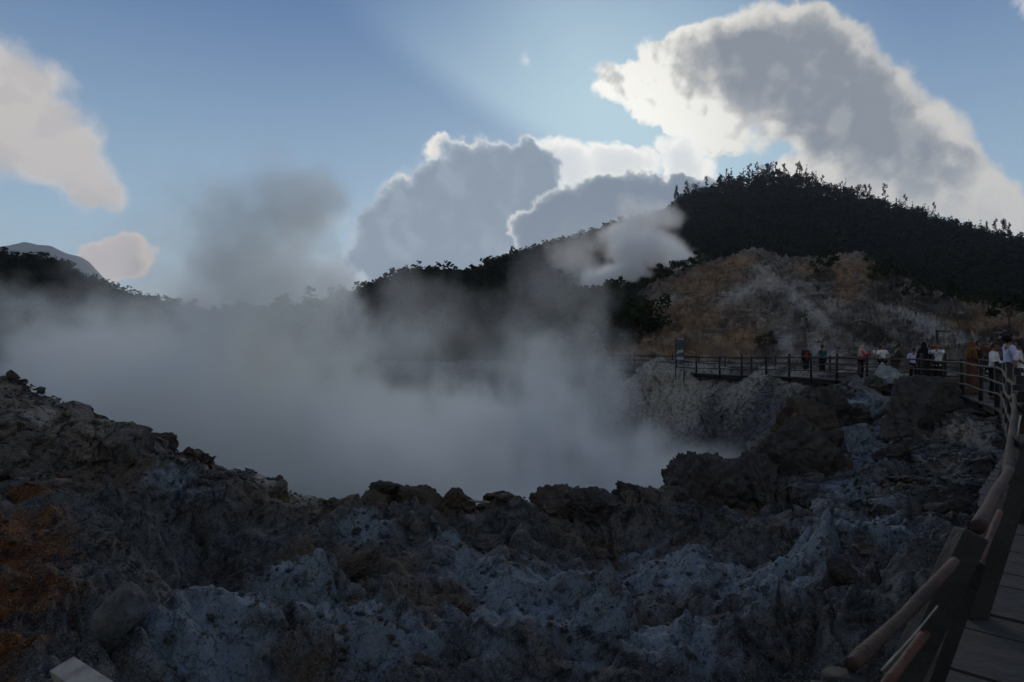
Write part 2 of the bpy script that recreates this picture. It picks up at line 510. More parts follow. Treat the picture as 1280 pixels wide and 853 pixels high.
ROCKY = [(200, 560, 12.6, 1.0), (240, 585, 12.4, .9), (520, 640, 12.4, 1.1), (600, 655, 12.4, .8), (680, 640, 12.2, 1.2), (740, 640, 12.2, 1.2), (790, 650, 12.3, 1.0), (870, 610, 13.4, 1.0), (470, 650, 12.3, .7), (550, 770, 7.2, .8), (640, 690, 10.5, .7), (540, 690, 10.5, .8), (700, 690, 10.6, .8),
         (990, 590, 16, 1.6), (1030, 530, 19, 1.6), (1080, 500, 20.6, 1.3), (1130, 510, 19.5, 1.6), (1150, 570, 16, 1.2), (1120, 600, 14, .9), (1180, 660, 9, .9), (1060, 710, 8, .6), (930, 700, 9.5, .7), (1110, 690, 8, .6), (100, 790, 5.4, .8), (200, 690, 8.5, .9), (240, 650, 9.8, .8), (330, 690, 9.0, .8), (900, 640, 12.6, .9), (960, 650, 12.6, 1.0), (1120, 760, 5.8, .8), (1010, 800, 5.6, .6), (440, 740, 7.4, .7), (760, 800, 6.3, .6), (870, 790, 6.3, .7), (420, 830, 5.7, .5)]
SMOOTH = [(1205, 560, 14.2, 1.3), (1200, 600, 12, .8), (640, 760, 7.6, 1.2), (720, 730, 8.6, 1.0), (1075, 640, 11.5, .5), (1080, 580, 15, .5), (0, 530, 12.4, 2.2), (70, 540, 12, 1.6), (110, 530, 12.8, 1.0), (-80, 520, 12, 2.5)]
WHITE = [(210, 624, 10.7, .55), (590, 735, 8.3, .7), (650, 760, 7.5, 1.0), (720, 735, 8.4, 1.0), (800, 715, 9.0, 1.0), (870, 730, 8.3, .9), (950, 735, 7.7, .8), (1020, 700, 8.6, .6), (1050, 660, 10.3, .8), (1095, 690, 8.6, .7), (1065, 620, 13, .8), (1070, 640, 11.6, .8), (1080, 590, 15, 1.0), (1078, 560, 17, 1.0), (1075, 530, 19, .9), (1030, 680, 9.4, .7), (1000, 720, 8.0, .7), (985, 760, 6.8, .6), (1120, 700, 8.0, .4),  (640, 800, 6.5, .9), (720, 800, 6.4, .9), (420, 790, 6.4, .7), (360, 760, 7.0, .7), (300, 800, 6.0, .6), (250, 830, 5.4, .6), (480, 820, 5.9, .6), (460, 685, 10.0, .5), (850, 830, 5.6, .6), (950, 780, 6.2, .5), (560, 690, 10, .4), (1150, 560, 16.4, .3), (1110, 470, 22, .8), (790, 690, 10.6, .4), (180, 800, 5.3, .3)]
RUST = [(0, 700, 6.8, .75), (20, 640, 7.9, .6), (5, 760, 5.6, .7), (40, 600, 9.2, .35), (10, 800, 4.8, .3), (75, 560, 10.2, .2), (-60, 680, 6.8, 1.2)]
BROWN = [(100, 520, 12.6, 1.5), (0, 500, 12.6, 1.5), (150, 570, 12, 1.2), (230, 560, 12.5, .8), (520, 650, 12, .9), (560, 770, 7.2, .8), (490, 730, 8.2, .5), (440, 720, 8.6, .6), (680, 640, 12.3, 1.0), (740, 690, 10.8, .8), (860, 620, 13.4, .8), (640, 640, 12.5, .6), (430, 830, 5.8, .6), (970, 600, 17, 1.6), (1150, 520, 19, 1.3), (1190, 500, 19, 1.0), (1000, 700, 9.4, .5), (700, 830, 5.9, .4), (100, 600, 10, .9), (600, 650, 12.4, .9), (500, 650, 12.2, .8), (790, 650, 12.6, .8), (920, 640, 13.6, .9), (420, 650, 12, .7), (330, 640, 11.8, .8), (800, 790, 6.4, .4), (380, 720, 8.4, .5), (1120, 620, 12, .7), (1060, 720, 7.8, .5), (50, 560, 11, 1.6), (180, 620, 10.6, .6)]
PALE = [(1205, 560, 14.0, 1.1), (1215, 540, 15, .9), (800, 470, 39.9, 2.6), (870, 468, 37.2, 2.4), (940, 472, 33.6, 2.0, .9), (1000, 476, 30.7, 1.5, .8), (860, 500, 36, 2.0, .7), (930, 500, 32, 1.4, .5), (270, 600, 12.3, .45), (240, 590, 12, .4), (320, 628, 12.2, .5), (380, 640, 12.2, .4), (840, 500, 37.6, 2), (1190, 600, 12, .5), (50, 540, 11.4, .3), (30, 520, 12, 2.2, .5), (120, 560, 11.6, 1.4, .5), (-60, 540, 11.5, 2.5, .5), (60, 590, 10, 1.0, .42)]


def detail_h(x, y):
    """rock relief added to the base surface (metres)"""
    r = np.hypot(x, y)
    rk = 0.35 + 0.9 * mask_at(x, y, ROCKY)
    rk = rk * (1 - 0.75 * mask_at(x, y, SMOOTH))
    far = sstep(22, 30, r)
    rk = np.where(far > 0, rk * (1 - far) + far * .35, rk)
    rk = rk * (1 - sstep(44, 60, r) * 0.9)
    z0 = np.zeros(len(x))
    p = np.stack([x, y, z0], 1)
    wob = np.stack([fbm(p * 0.9, 3), fbm(p * 0.9 + 31.7, 3)], 1)
    q = np.stack([x, y], 1) + wob * 0.55
    h = 0.8 * (ridged(p * 0.33, 3) - 0.55)
    h = h + 0.46 * (ridged(p * 0.95 + 5, 4) - 0.55) * (0.5 + .7 * rk)
    f1, f2, idn = cells(q * 0.85, 1)
    h = h + rk * (0.42 * (idn - 0.45) * sstep(0.02, 0.28, f2 - f1) - 0.16 * (1 - sstep(0.0, 0.12, f2 - f1)))
    f1, f2, idn = cells(q * 2.3 + 3.3, 2)
    h = h + rk * (0.17 * (idn - 0.4) * sstep(0.02, 0.3, f2 - f1) - 0.055 * (1 - sstep(0, 0.12, f2 - f1)))
    f1, f2, idn = cells(q * 6.0 + 9.3, 3)
    h = h + (0.35 + 0.65 * rk) * 0.055 * (idn - 0.3) * sstep(0.0, 0.35, f2 - f1)
    h = h + 0.075 * fbm(p * 3.6, 4) * (0.5 + 0.6 * rk)
    nearm = 1 - sstep(16, 26, r)
    f1, f2, idn = cells(q * 14.0, 4)
    h = h + nearm * 0.022 * (idn - 0.2) * sstep(0.0, 0.3, f2 - f1) * (0.5 + 0.5 * rk)
    h = h + nearm * 0.016 * fbm(p * 15, 3)
    f1, f2, idn = cells(q * 1.4 + 7.7, 6)
    h = h + far * (0.2 * (idn - .5) * sstep(0, .25, f2 - f1) + .5 * (ridged(p * .55 + 3, 4) - .55)) * (1 - sstep(44, 56, r))
    return h * (1 - 0.35 * far) - .12 * far


def ground_h(x, y):
    x = np.atleast_1d(np.asarray(x, float)); y = np.atleast_1d(np.asarray(y, float))
    r = np.hypot(x, y)
    keep = np.clip((r - 2.5) / 1.5, 0.15, 1)
    # keep the rock below the boardwalk's deck
    return base_h(x, y) + detail_h(x, y) * keep


def gz(x, y): return float(ground_h([x], [y])[0])


def rock_colour(nt, white=None, rust=None, brown=None, pale=None):
    p = worldpos(nt)
    n1 = noise(nt, p, 0.9, 6, 0.6); n2 = noise(nt, p, 5.0, 7, 0.65); n3 = noise(nt, p, 22.0, 5, 0.7); n4 = voro(nt, p, 26.0)
    c = mix(nt, step(nt, n1, 0.35, 0.68), lin(58, 61, 64), lin(100, 101, 100))
    c = mix(nt, step(nt, n2, 0.42, 0.68) * 0.75, c, lin(118, 116, 112))
    if brown is not None:
        c = mix(nt, step(nt, brown + (n2 - 0.5) * 0.9, 0.25, 0.65) * 0.85, c, mix(nt, n3, lin(70, 60, 49), lin(126, 112, 94)))
    if pale is not None:
        c = mix(nt, step(nt, pale + (n2 - 0.5) * 0.9 + (n3 - 0.5) * 0.8, 0.3, 0.75) * 0.8, c, lin(190, 184, 172))
    if white is not None:
        c = mix(nt, step(nt, white + (n2 - 0.5) * 1.0 + (n1 - 0.5) * 1.2 + (n3 - 0.5) * .8 + (noise(nt, VM(nt, 'MULTIPLY', p, (2.2, .7, 1)), 2.4, 6, .65, .8) - .5) * 1.3, 0.25, 1.0) * step(nt, white + (n2 - .5) * .25, 0.12, 0.45) * 0.95, c, mix(nt, n3, lin(104, 120, 131), lin(158, 173, 183)))
    if rust is not None:
        c = mix(nt, step(nt, rust + (n2 - 0.5) * 1.0 + (n3 - 0.5) * .8, 0.25, 0.75) * .95, c, mix(nt, step(nt, n2, 0.35, 0.65), lin(88, 46, 16), lin(128, 80, 28)))
    # grit: dark pits, light crystals
    n5 = noise(nt, p, 60.0, 3, 0.6)
    vein = noise(nt, VM(nt, 'ADD', p, VM(nt, 'SCALE', noise(nt, p, 2.0, 3, .5, color=True), .5)), 3.2, 6, .62)
    crack = step(nt, M(nt, 'ABSOLUTE', vein - 0.5), 0.0, 0.022, 1.0, 0.0)
    c = mix(nt, crack * 0.7, c, lin(20, 20, 21))
    c = mix(nt, step(nt, n3, 0.52, 0.66) * 0.6, c, lin(24, 24, 24))
    c = mix(nt, step(nt, n5, 0.55, 0.66) * 0.55, c, lin(158, 158, 152))
    c = mix(nt, step(nt, n2, 0.47, 0.33) * 0.75, c, lin(26, 27, 28))
    c = mix(nt, step(nt, n4, 0.16, 0.05) * step(nt, n2, 0.45, 0.6) * 0.55, c, lin(196, 190, 180))
    return c


GROUND_ALB = 0.88


def ground_col(nt):
    c = rock_colour(nt, attr_in(nt, 'white'), attr_in(nt, 'rust'), attr_in(nt, 'brown'), attr_in(nt, 'pale'))
    return VM(nt, 'SCALE', c, GROUND_ALB)


def rock_bump(nt):
    p = worldpos(nt)
    return noise(nt, p, 9.0, 8, 0.68) * 1.0 + noise(nt, p, 55.0, 4, 0.65) * 0.25 - voro(nt, p, 30.0) * 0.2


m_ground = material('volcanic_ground', ground_col, 0.9, 0.2, rock_bump, 0.12)


def build_ground():
    az = np.concatenate([np.linspace(-180, -55, 60, endpoint=False), np.linspace(-55, -42, 70, endpoint=False), np.linspace(-42, 42, 900, endpoint=False), np.linspace(42, 55, 70, endpoint=False), np.linspace(55, 180, 60, endpoint=False)])
    rr = [1.0]
    while rr[-1] < 3200:
        r = rr[-1]
        rr.append(r * (1.020 if r < 4 else 1.0085 if r < 23 else 1.0085 if r < 46 else 1.06))
    rr = np.array(rr)
    A, Rr = np.meshgrid(np.radians(az), rr)
    x = (np.sin(A) * Rr).ravel(); y = (np.cos(A) * Rr).ravel()
    z = ground_h(x, y)
    na, nr = len(az), len(rr)
    i = np.arange(nr - 1)[:, None] * na; j = np.arange(na)[None]; j2 = (j + 1) % na
    f = np.stack([i + j, i + j2, i + na + j2, i + na + j], 2).reshape(-1, 4)[:, ::-1]
    # steep faces also break up sideways
    r_ = np.hypot(x, y); pp = np.stack([x, y, z * 1.3], 1)
    amt = sstep(9, 14, r_) * (1 - sstep(42, 56, r_))
    for k_, (sc_, am_) in enumerate(((.55, .42), (1.7, .16), (5.0, .05))):
        x = x + amt * am_ * (ridged(pp * sc_ + 3.1 + k_, 3) - .55) * 1.6; y = y + amt * am_ * (ridged(pp * sc_ + 47.7 + k_, 3) - .55) * 1.6
    v = np.stack([x, y, z], 1)
    c = len(v)
    v = np.vstack([v, [[0, 0, float(z[:na].mean())]]])
    fan = np.stack([np.arange(0, na, 2), (np.arange(0, na, 2) + 1) % na, (np.arange(0, na, 2) + 2) % na, np.full(na // 2, c)], 1)
    me = mesh_np('ground', v, np.vstack([f, fan]), True)
    X, Y = v[:, 0], v[:, 1]
    for nm, L in (('white', WHITE), ('rust', RUST), ('brown', BROWN), ('pale', PALE)):
        m = mask_at(X, Y, L)
        attr(me, nm, m)
    o = link('ground', me, m_ground); tag(o, kind='structure')
    return o


ground = build_ground()
# murky crater pool, mostly under the steam
m_water = material('murky_water', lambda nt: mix(nt, noise(nt, worldpos(nt), 0.4, 4), lin(92, 94, 92), lin(120, 120, 114)), 0.25, 0.5, lambda nt: noise(nt, worldpos(nt), 3.0, 3), 0.02)
_a = np.linspace(0, 2 * np.pi, 64, endpoint=False)
_w = np.stack([-4 + 16 * np.cos(_a), 27 + 12 * np.sin(_a), np.full(64, -6.0)], 1)
_bm = bmesh.new(); _bm.faces.new([_bm.verts.new(p) for p in _w])
pool = link('water', bm_mesh('water', _bm), m_water); tag(pool, kind='structure')
# ------------------------------------------------------------------ hills
class Hill:
    """a hill between a foot line and a crest line, both given along azimuths; v 0 foot, 1 crest, beyond it the far slope"""
    def __init__(s, crest, foot, power=1.0, back=1.7, rough=(0.02, 0.06), seed=0, bulge=0.0, fine=0.0):
        s.fine = fine
        s.c = np.array(crest, float); s.f = np.array(foot, float); s.pw = power; s.back = back; s.rough = rough; s.seed = seed; s.bulge = bulge
    def pos(s, px, v):
        px = np.asarray(px, float); v = np.asarray(v, float)
        cpy = np.interp(px, s.c[:, 0], s.c[:, 1]); cd = np.interp(px, s.c[:, 0], s.c[:, 2])
        fz = np.interp(px, s.f[:, 0], s.f[:, 1]); fd = np.interp(px, s.f[:, 0], s.f[:, 2])
        cz = EYE + (426.5 - cpy) / F * cd
        vv = np.clip(v, 0, 1)
        d = fd + (cd - fd) * v
        z = fz + (cz - fz) * (vv ** s.pw + s.bulge * vv * (1 - vv))
        over = np.clip(v - 1, 0, 9)
        z = z - (cz - fz) * np.minimum(over * 0.35 + 1.2 * over ** 2, 1.2)
        x = (px - 640) / F * d
        return np.stack([x, d, z], -1)
    def shaped(s, px, v):
        p = s.pos(px, v)
        L = (s.c[:, 2].mean() - s.f[:, 2].mean())
        w = sstep(0.0, 0.12, v)
        a, sc = s.rough
        n = fbm(p * sc + s.seed, 5); rd = ridged(p * sc * 0.8 + s.seed + 40, 5)
        if s.fine: p[:, 2] += w * s.fine * (ridged(p * .55 + 11, 4) - .55 + .5 * fbm(p * 1.7, 3))
        p[:, 2] += w * L * a * (n * 0.5 + (rd - 0.55) * 0.8) * (1 - 0.55 * sstep(0.8, 1, v) * (1 - sstep(1.0, 1.2, v)))
        return p
    def mesh(s, name, x0, x1, nx, nv):
        px = np.linspace(x0, x1, nx); vs = np.linspace(0, s.back, nv)
        A, V = np.meshgrid(px, vs)
        p = s.shaped(A.ravel(), V.ravel())
        i = np.arange(nv - 1)[:, None] * nx; j = np.arange(nx - 1)[None]
        f = np.stack([i + j, i + j + 1, i + nx + j + 1, i + nx + j], 2).reshape(-1, 4)
        me = mesh_np(name, p, f, True)
        return me, A.ravel(), V.ravel()


# bare ochre and grey fumarole slope behind the boardwalk
ochre = Hill([(640, 452, 75), (720, 425, 78), (770, 402, 80), (800, 372, 82), (830, 352, 86), (860, 338, 90), (900, 322, 94), (945, 314, 96), (975, 326, 96), (1010, 330, 96), (1045, 322, 98), (1080, 318, 98), (1100, 338, 94), (1150, 362, 88), (1200, 378, 82), (1280, 396, 76), (1400, 420, 70), (1500, 440, 66)],
             [(640, -1.2, 60), (780, -1.2, 50), (860, -1.2, 47), (950, -1.2, 43), (1000, -1.0, 40), (1100, -1.0, 33), (1200, -1.0, 27), (1280, -1.0, 24), (1500, -1.0, 22)], 0.92, 1.7, (0.075, 0.10), 3, 0.12, 1.7)


def ochre_col(nt):
    p = worldpos(nt)
    n1 = noise(nt, p, 0.10, 7, 0.62); n2 = noise(nt, p, 0.45, 8, 0.68); n3 = noise(nt, p, 2.4, 6, 0.7)
    oc = attr_in(nt, 'ochre'); pa = attr_in(nt, 'pale'); dk = attr_in(nt, 'dark')
    base = mix(nt, step(nt, n2, 0.36, 0.64), lin(62, 58, 54), lin(112, 106, 98))
    o = mix(nt, step(nt, n2, 0.32, 0.62), lin(92, 70, 50), lin(130, 105, 78))
    o = mix(nt, step(nt, n3, 0.52, 0.7) * 0.6, o, lin(70, 52, 36))
    c = mix(nt, step(nt, oc + (n1 - 0.5) * 1.3 + (n2 - 0.5) * 1.3 + (n3 - .5) * .6, 0.1, 1.0) * .85, base, o)
    c = mix(nt, step(nt, pa + (n1 - .5) * .8 + (n2 - 0.5) * 1.4 + (n3 - 0.5) * 1.0, 0.25, 1.2) * 0.8, c, lin(160, 156, 150))
    c = mix(nt, step(nt, dk + (n2 - 0.5) * 0.9, 0.3, 0.6) * 0.8, c, lin(44, 40, 34))
    c = mix(nt, step(nt, n3, 0.58, 0.7) * 0.4, c, lin(46, 40, 32))
    c = mix(nt, step(nt, voro(nt, p, 1.6), 0.22, 0.08) * step(nt, n2, 0.5, 0.6) * 0.6, c, lin(170, 166, 158))
    n4 = noise(nt, VM(nt, 'MULTIPLY', p, (.5, .5, 2.4)), 1.1, 7, .68, .6)
    c = mix(nt, step(nt, n4, .53, .64) * .5, c, lin(38, 35, 31))
    c = mix(nt, step(nt, n4, .44, .34) * .5, c, lin(158, 152, 142))
    return VM(nt, 'SCALE', c, 1.3)


m_ochre = material('ochre_clay', ochre_col, 0.95, 0.1, lambda nt: noise(nt, worldpos(nt), 1.2, 9, 0.7), 0.5)


def pmask(px, py, lst):
    m = np.zeros(len(px))
    for (a, b, rx, ry, rot) in lst:
        c, s = math.cos(R(rot)), math.sin(R(rot))
        u = ((px - a) * c + (py - b) * s) / rx; v = ((py - b) * c - (px - a) * s) / ry
        m = np.maximum(m, np.exp(-(u * u + v * v)))
    return m


me, A, V = ochre.mesh('ochre_hill', 640, 1500, 860, 300)
co = np.empty(len(me.vertices) * 3, np.float32); me.vertices.foreach_get('co', co); co = co.reshape(-1, 3)
_px = 640 + co[:, 0] / co[:, 1] * F; _py = 426.5 - (co[:, 2] - EYE) / co[:, 1] * F
attr(me, 'ochre', pmask(_px, _py, [(850, 400, 75, 36, -15), (880, 350, 60, 26, -20), (850, 435, 60, 18, 0), (920, 425, 34, 22, 0), (930, 325, 30, 12, 0), (1070, 336, 42, 16, 10), (1060, 362, 22, 22, 0), (1230, 395, 80, 22, 12), (1280, 425, 50, 24, 0), (1010, 336, 30, 10, 0)]))
attr(me, 'pale', pmask(_px, _py, [(960, 348, 34, 16, 45), (1010, 385, 60, 12, 45), (930, 365, 46, 12, -25), (835, 375, 24, 10, -20), (1120, 388, 50, 7, 12), (1030, 440, 40, 14, 30), (985, 430, 26, 16, 50), (1060, 400, 50, 12, 40), (1190, 420, 60, 9, 12), (1150, 400, 40, 8, 15), (880, 455, 60, 8, 0), (1110, 440, 60, 14, 10)]))
attr(me, 'dark', pmask(_px, _py, [(1110, 370, 20, 12, 20), (1110, 345, 24, 10, 20), (1180, 385, 50, 14, 14), (1250, 420, 30, 14, 0), (1090, 420, 60, 14, 30), (1030, 345, 20, 8, 0)]))
ochre_hill = link('hill_slope', me, m_ochre); tag(ochre_hill, kind='structure')

m_forest_floor = material('forest_floor', lambda nt: mix(nt, noise(nt, worldpos(nt), 0.2, 5), lin(14, 17, 13), lin(26, 30, 22)), 0.95, 0.1)
# wooded hill on the right
wood = Hill([(a_, b_ + 17, c_) for a_, b_, c_ in [(800, 300, 300), (838, 262, 310), (850, 246, 315), (880, 234, 325), (905, 224, 330), (930, 217, 335), (960, 214, 340), (1000, 216, 340), (1030, 228, 340), (1060, 238, 335), (1110, 252, 330), (1150, 264, 325), (1200, 280, 320), (1240, 290, 310), (1280, 298, 300), (1400, 330, 280), (1550, 360, 260)]],
            [(800, -1, 150), (960, -1, 130), (1280, -1, 105), (1550, -1, 95)], 0.95, 1.5, (0.03, 0.02), 8, 0.05)
me, A, V = wood.mesh('wooded_hill', 815, 1550, 240, 110)
wooded_hill = link('hill', me, m_forest_floor); tag(wooded_hill, kind='structure')
# lower ridge behind the crater
ridge = Hill([(a_, b_ + 9, c_) for a_, b_, c_ in [(300, 436, 300), (370, 410, 310), (400, 398, 315), (440, 382, 320), (470, 374, 325), (500, 352, 330), (540, 348, 335), (575, 350, 340), (600, 346, 345), (625, 334, 350), (650, 322, 360), (700, 308, 380), (760, 284, 400), (800, 272, 410), (840, 262, 420), (920, 250, 430), (1000, 245, 430)]],
             [(300, -1, 62), (500, -1, 60), (700, -1, 64), (800, -1, 90), (1000, -1, 150)], 0.95, 1.4, (0.025, 0.02), 21, 0.05)
me, A, V = ridge.mesh('ridge', 300, 1000, 220, 100)
ridge_hill = link('ridge_terrain', me, m_forest_floor); tag(ridge_hill, kind='structure')
# wooded hill on the left
lefth = Hill([(-400, 270, 190), (-200, 300, 195), (-60, 326, 200), (0, 340, 205), (40, 336, 210), (60, 340, 211), (75, 348, 212), (100, 362, 216), (130, 375, 220), (160, 389, 225), (190, 398, 230), (220, 404, 235), (250, 412, 240), (300, 424, 245), (360, 440, 250)],
             [(-400, -1, 56), (0, -1, 58), (150, -1, 60), (360, -1, 66)], 0.95, 1.4, (0.03, 0.025), 33, 0.05)
me, A, V = lefth.mesh('left_hill', -400, 360, 220, 100)
left_hill = link('hill_terrain', me, m_forest_floor); tag(left_hill, kind='structure')
# bare mountain far off on the left
m_mount = material('mountain_grass', lambda nt: mix(nt, noise(nt, worldpos(nt), 0.012, 7, 0.6), lin(36, 44, 42), lin(68, 76, 70)), 0.95, 0.1)
mount = Hill([(a_, b_ - 4, c_) for a_, b_, c_ in [(-500, 360, 2300), (-200, 330, 2350), (-80, 316, 2400), (-20, 314, 2400), (10, 310, 2400), (30, 307, 2400), (48, 311, 2400), (64, 312, 2400), (84, 321, 2400), (100, 326, 2400), (112, 333, 2400), (128, 350, 2400), (146, 368, 2400), (180, 392, 2400), (240, 412, 2400), (330, 428, 2400)]],
             [(-500, -1, 1500), (330, -1, 1700)], 1.0, 1.3, (0.045, 0.004), 50, 0.0)
me, A, V = mount.mesh('mountain', -500, 330, 320, 130)
mountain = link('mountain', me, m_mount); tag(mountain, kind='structure')
# ------------------------------------------------------------------ trees, shrubs, forest
def leaf_mat(name, c1, c2):
    def col(nt):
        p = worldpos(nt)
        c = mix(nt, step(nt, noise(nt, p, 1.3, 5, 0.6), 0.35, 0.65), c1, c2)
        return mix(nt, objrand(nt) * 0.5, c, c1)
    m = material(name, col, 0.95, 0.0)
    return m


m_leaf_far = leaf_mat('far_foliage', lin(18, 22, 17), lin(33, 39, 27))
m_leaf_near = leaf_mat('broad_foliage', lin(28, 36, 22), lin(52, 62, 36))
m_leaf_shrub = leaf_mat('shrub_foliage', lin(44, 48, 26), lin(84, 86, 48))
m_bark = mottled('bark', lin(58, 50, 42), lin(92, 82, 70), 4.0, 0.9, 0.02)


def leaves(rnd, centres, radii, n, size, out):
    """n leaf quads spread through ellipsoidal clumps"""
    V, Fc = out
    k = len(centres)
    ci = rnd.choice(k, n, p=np.array([r[0] * r[2] for r in radii]) / sum(r[0] * r[2] for r in radii))
    C = np.array(centres)[ci]; RD = np.array(radii)[ci]
    d = rnd.normal(size=(n, 3)); d /= np.linalg.norm(d, axis=1)[:, None]
    rad = rnd.uniform(0.25, 1.05, n) ** 0.6
    pos = C + d * RD * rad[:, None]
    a = rnd.normal(size=(n, 3)); a[:, 2] *= 0.6; a /= np.linalg.norm(a, axis=1)[:, None]
    b = rnd.normal(size=(n, 3)); b -= a * (a * b).sum(1)[:, None]; b /= np.linalg.norm(b, axis=1)[:, None]
    s = size * rnd.uniform(0.6, 1.35, n)
    a = a * s[:, None]; b = b * (s * rnd.uniform(0.45, 0.9, n))[:, None]
    q = np.stack([pos - a * .5, pos + b * .5, pos + a * .5, pos - b * .5], 1).reshape(-1, 3)
    V.append(q); Fc.append(np.arange(n * 4).reshape(-1, 4) + sum(len(v) for v in V[:-1]))


def tree_shape(kind, h, seed, n, size):
    """-> (trunk MB, leaf verts, leaf faces)"""
    rnd = np.random.RandomState(seed); pr = random.Random(seed)
    tk = MB(); cs, rs = [], []
    bend = [pr.uniform(-.05, .05) * h, pr.uniform(-.05, .05) * h]
    def tp(t): return Vector((bend[0] * t * t, bend[1] * t * t, h * t))
    top = 0.97 if kind != 'broad' else 0.62
    rb = h * (0.018 if kind != 'broad' else 0.032)
    tk.tube([tp(top * k / 6) - Vector((0, 0, 0.04 * h * (k == 0))) for k in range(7)], [rb * (1.25 if k == 0 else 1 - 0.82 * k / 6) for k in range(7)], 8, jit=.1, rnd=pr)
    if kind == 'tuft':           # bare slender stem, separate tufts near the top
        m = pr.randint(13, 18)
        for k in range(m):
            t = 0.34 + 0.66 * (k + pr.uniform(-.3, .3)) / (m - 1); a = pr.uniform(0, 6.28)
            L = h * pr.uniform(.03, .13) * (1.15 - .75 * abs(t - .55) * 1.6)
            p = tp(min(t, 1)); e = p + Vector((math.cos(a) * L, math.sin(a) * L, h * pr.uniform(.0, .05)))
            if k % 2: tk.tube([p, e], [rb * .35, rb * .15], 6)
            r = h * pr.uniform(.03, .062); cs.append(e[:]); rs.append((r, r, r * pr.uniform(.9, 1.5)))
        cs.append(tp(1.0)[:]); rs.append((h * .03, h * .03, h * .06))
    elif kind == 'pine':         # tapering column, ragged tiers
        m = pr.randint(7, 9)
        for k in range(m):
            t = 0.22 + 0.78 * k / (m - 1)
            for j in range(2 if t < .8 else 1):
                a = pr.uniform(0, 6.28); L = h * (1.05 - t) * pr.uniform(.14, .30)
                p = tp(t * .97); e = p + Vector((math.cos(a) * L, math.sin(a) * L, h * pr.uniform(-.02, .03)))
                tk.tube([p, e], [rb * .35, rb * .12], 6)
                r = h * (.05 + .09 * (1 - t)) * pr.uniform(.75, 1.25); cs.append(e[:]); rs.append((r, r, r * .7))
    else:                        # broad crown on forked limbs
        nl = pr.randint(5, 7)
        for k in range(nl):
            a = 6.28 * k / nl + pr.uniform(-.4, .4); t = pr.uniform(.3, .62)
            p = tp(t); L = h * pr.uniform(.2, .42)
            e = p + Vector((math.cos(a) * L, math.sin(a) * L, h * pr.uniform(.08, .34)))
            mid = (p + e) / 2 + Vector((0, 0, .05 * h))
            tk.tube([p, mid, e], [rb * .5, rb * .36, rb * .14], 6, jit=.08, rnd=pr)
            for q in (mid.lerp(e, .4), e, e + Vector((pr.uniform(-.1, .1) * h, pr.uniform(-.1, .1) * h, pr.uniform(0, .1) * h))):
                r = h * pr.uniform(.09, .17); cs.append(q[:]); rs.append((r, r, r * .72))
        for k in range(3):
            r = h * pr.uniform(.12, .18); cs.append((bend[0] + pr.uniform(-.16, .16) * h, bend[1] + pr.uniform(-.16, .16) * h, h * pr.uniform(.72, .88))); rs.append((r, r, r * .7))
    out = ([], [])
    leaves(rnd, cs, rs, n, size, out)
    return tk, np.concatenate(out[0]), np.concatenate(out[1])


def proto(kind, h, seed, n, size, lm):
    tk, v, f = tree_shape(kind, h, seed, n, size)
    tme = tk.mesh('trunk', True); tme.materials.append(m_bark)
    cme = mesh_np('crown', v, f, False); cme.materials.append(lm)
    return tme, cme


def plant(name, pr_, loc, rz, sc, label, cat, group=None, lean=0.0):
    t = empty(name, loc, rz); t.scale = (sc[0], sc[0], sc[1]) if hasattr(sc, '__len__') else (sc, sc, sc); t.rotation_euler = (lean, 0, rz)
    link('trunk', pr_[0], None, t); link('crown', pr_[1], None, t)
    return tag(t, label, cat, group)


FAR = [proto(k, 8.0, 100 + i, int(n * 2.0), .36, m_leaf_far) for i, (k, n) in enumerate([('tuft', 240), ('pine', 300), ('tuft', 210), ('broad', 420), ('pine', 330), ('tuft', 260), ('broad', 400)])]
rg = random.Random(5)


def skyline(hill, x0, x1, n, hs, label, group, kinds, extra=()):
    spots = [(x0 + (x1 - x0) * (k + rg.uniform(.1, .9)) / n, rg.uniform(.955, 1.015), rg.uniform(*hs), rg.choice(kinds), None) for k in range(n)]
    for e in extra: spots.append(e)
    p = hill.shaped(np.array([s[0] for s in spots]), np.array([s[1] for s in spots]))
    for s, q in zip(spots, p):
        k = s[2] / 8.0
        plant('skyline_tree', FAR[s[3]], (q[0], q[1], q[2] - .25), rg.uniform(0, 6.28), (k * rg.uniform(.6, .95), k), s[4] or label, 'tree', group, rg.uniform(-.06, .06))


skyline(wood, 842, 1290, 126, (5, 14.0), 'small dark tree among many along the skyline of the right-hand wooded hill', 'trees along the wooded hill crest', [0, 1, 2, 3, 4, 5, 0, 2, 5],
        [(1108, 1.0, 16, 0, 'tall slender tufted tree rising alone above the wooded hill skyline'), (1072, 1.0, 14, 3, 'broad dark tree standing out left of the tall slender skyline tree'),
         (1008, 1.0, 14, 4, 'tall pointed tree on the very top of the wooded hill'), (958, 1.0, 13, 3, 'rounded tall tree on the left shoulder of the wooded hilltop')])
skyline(ridge, 400, 838, 82, (5, 11.0), 'hazy tree among many along the lower ridge behind the crater steam', 'trees along the ridge behind the crater', [0, 1, 3, 6, 3, 4, 3])
skyline(lefth, -30, 245, 46, (3.2, 7.5), 'dark tree among others on the crest of the left hill under the mountain', 'trees along the left hill crest', [0, 3, 5, 2, 6, 3],
        [(146, 1.0, 8.0, 2, 'lone taller tree sticking up on the left hill slope against the pink cloud')])


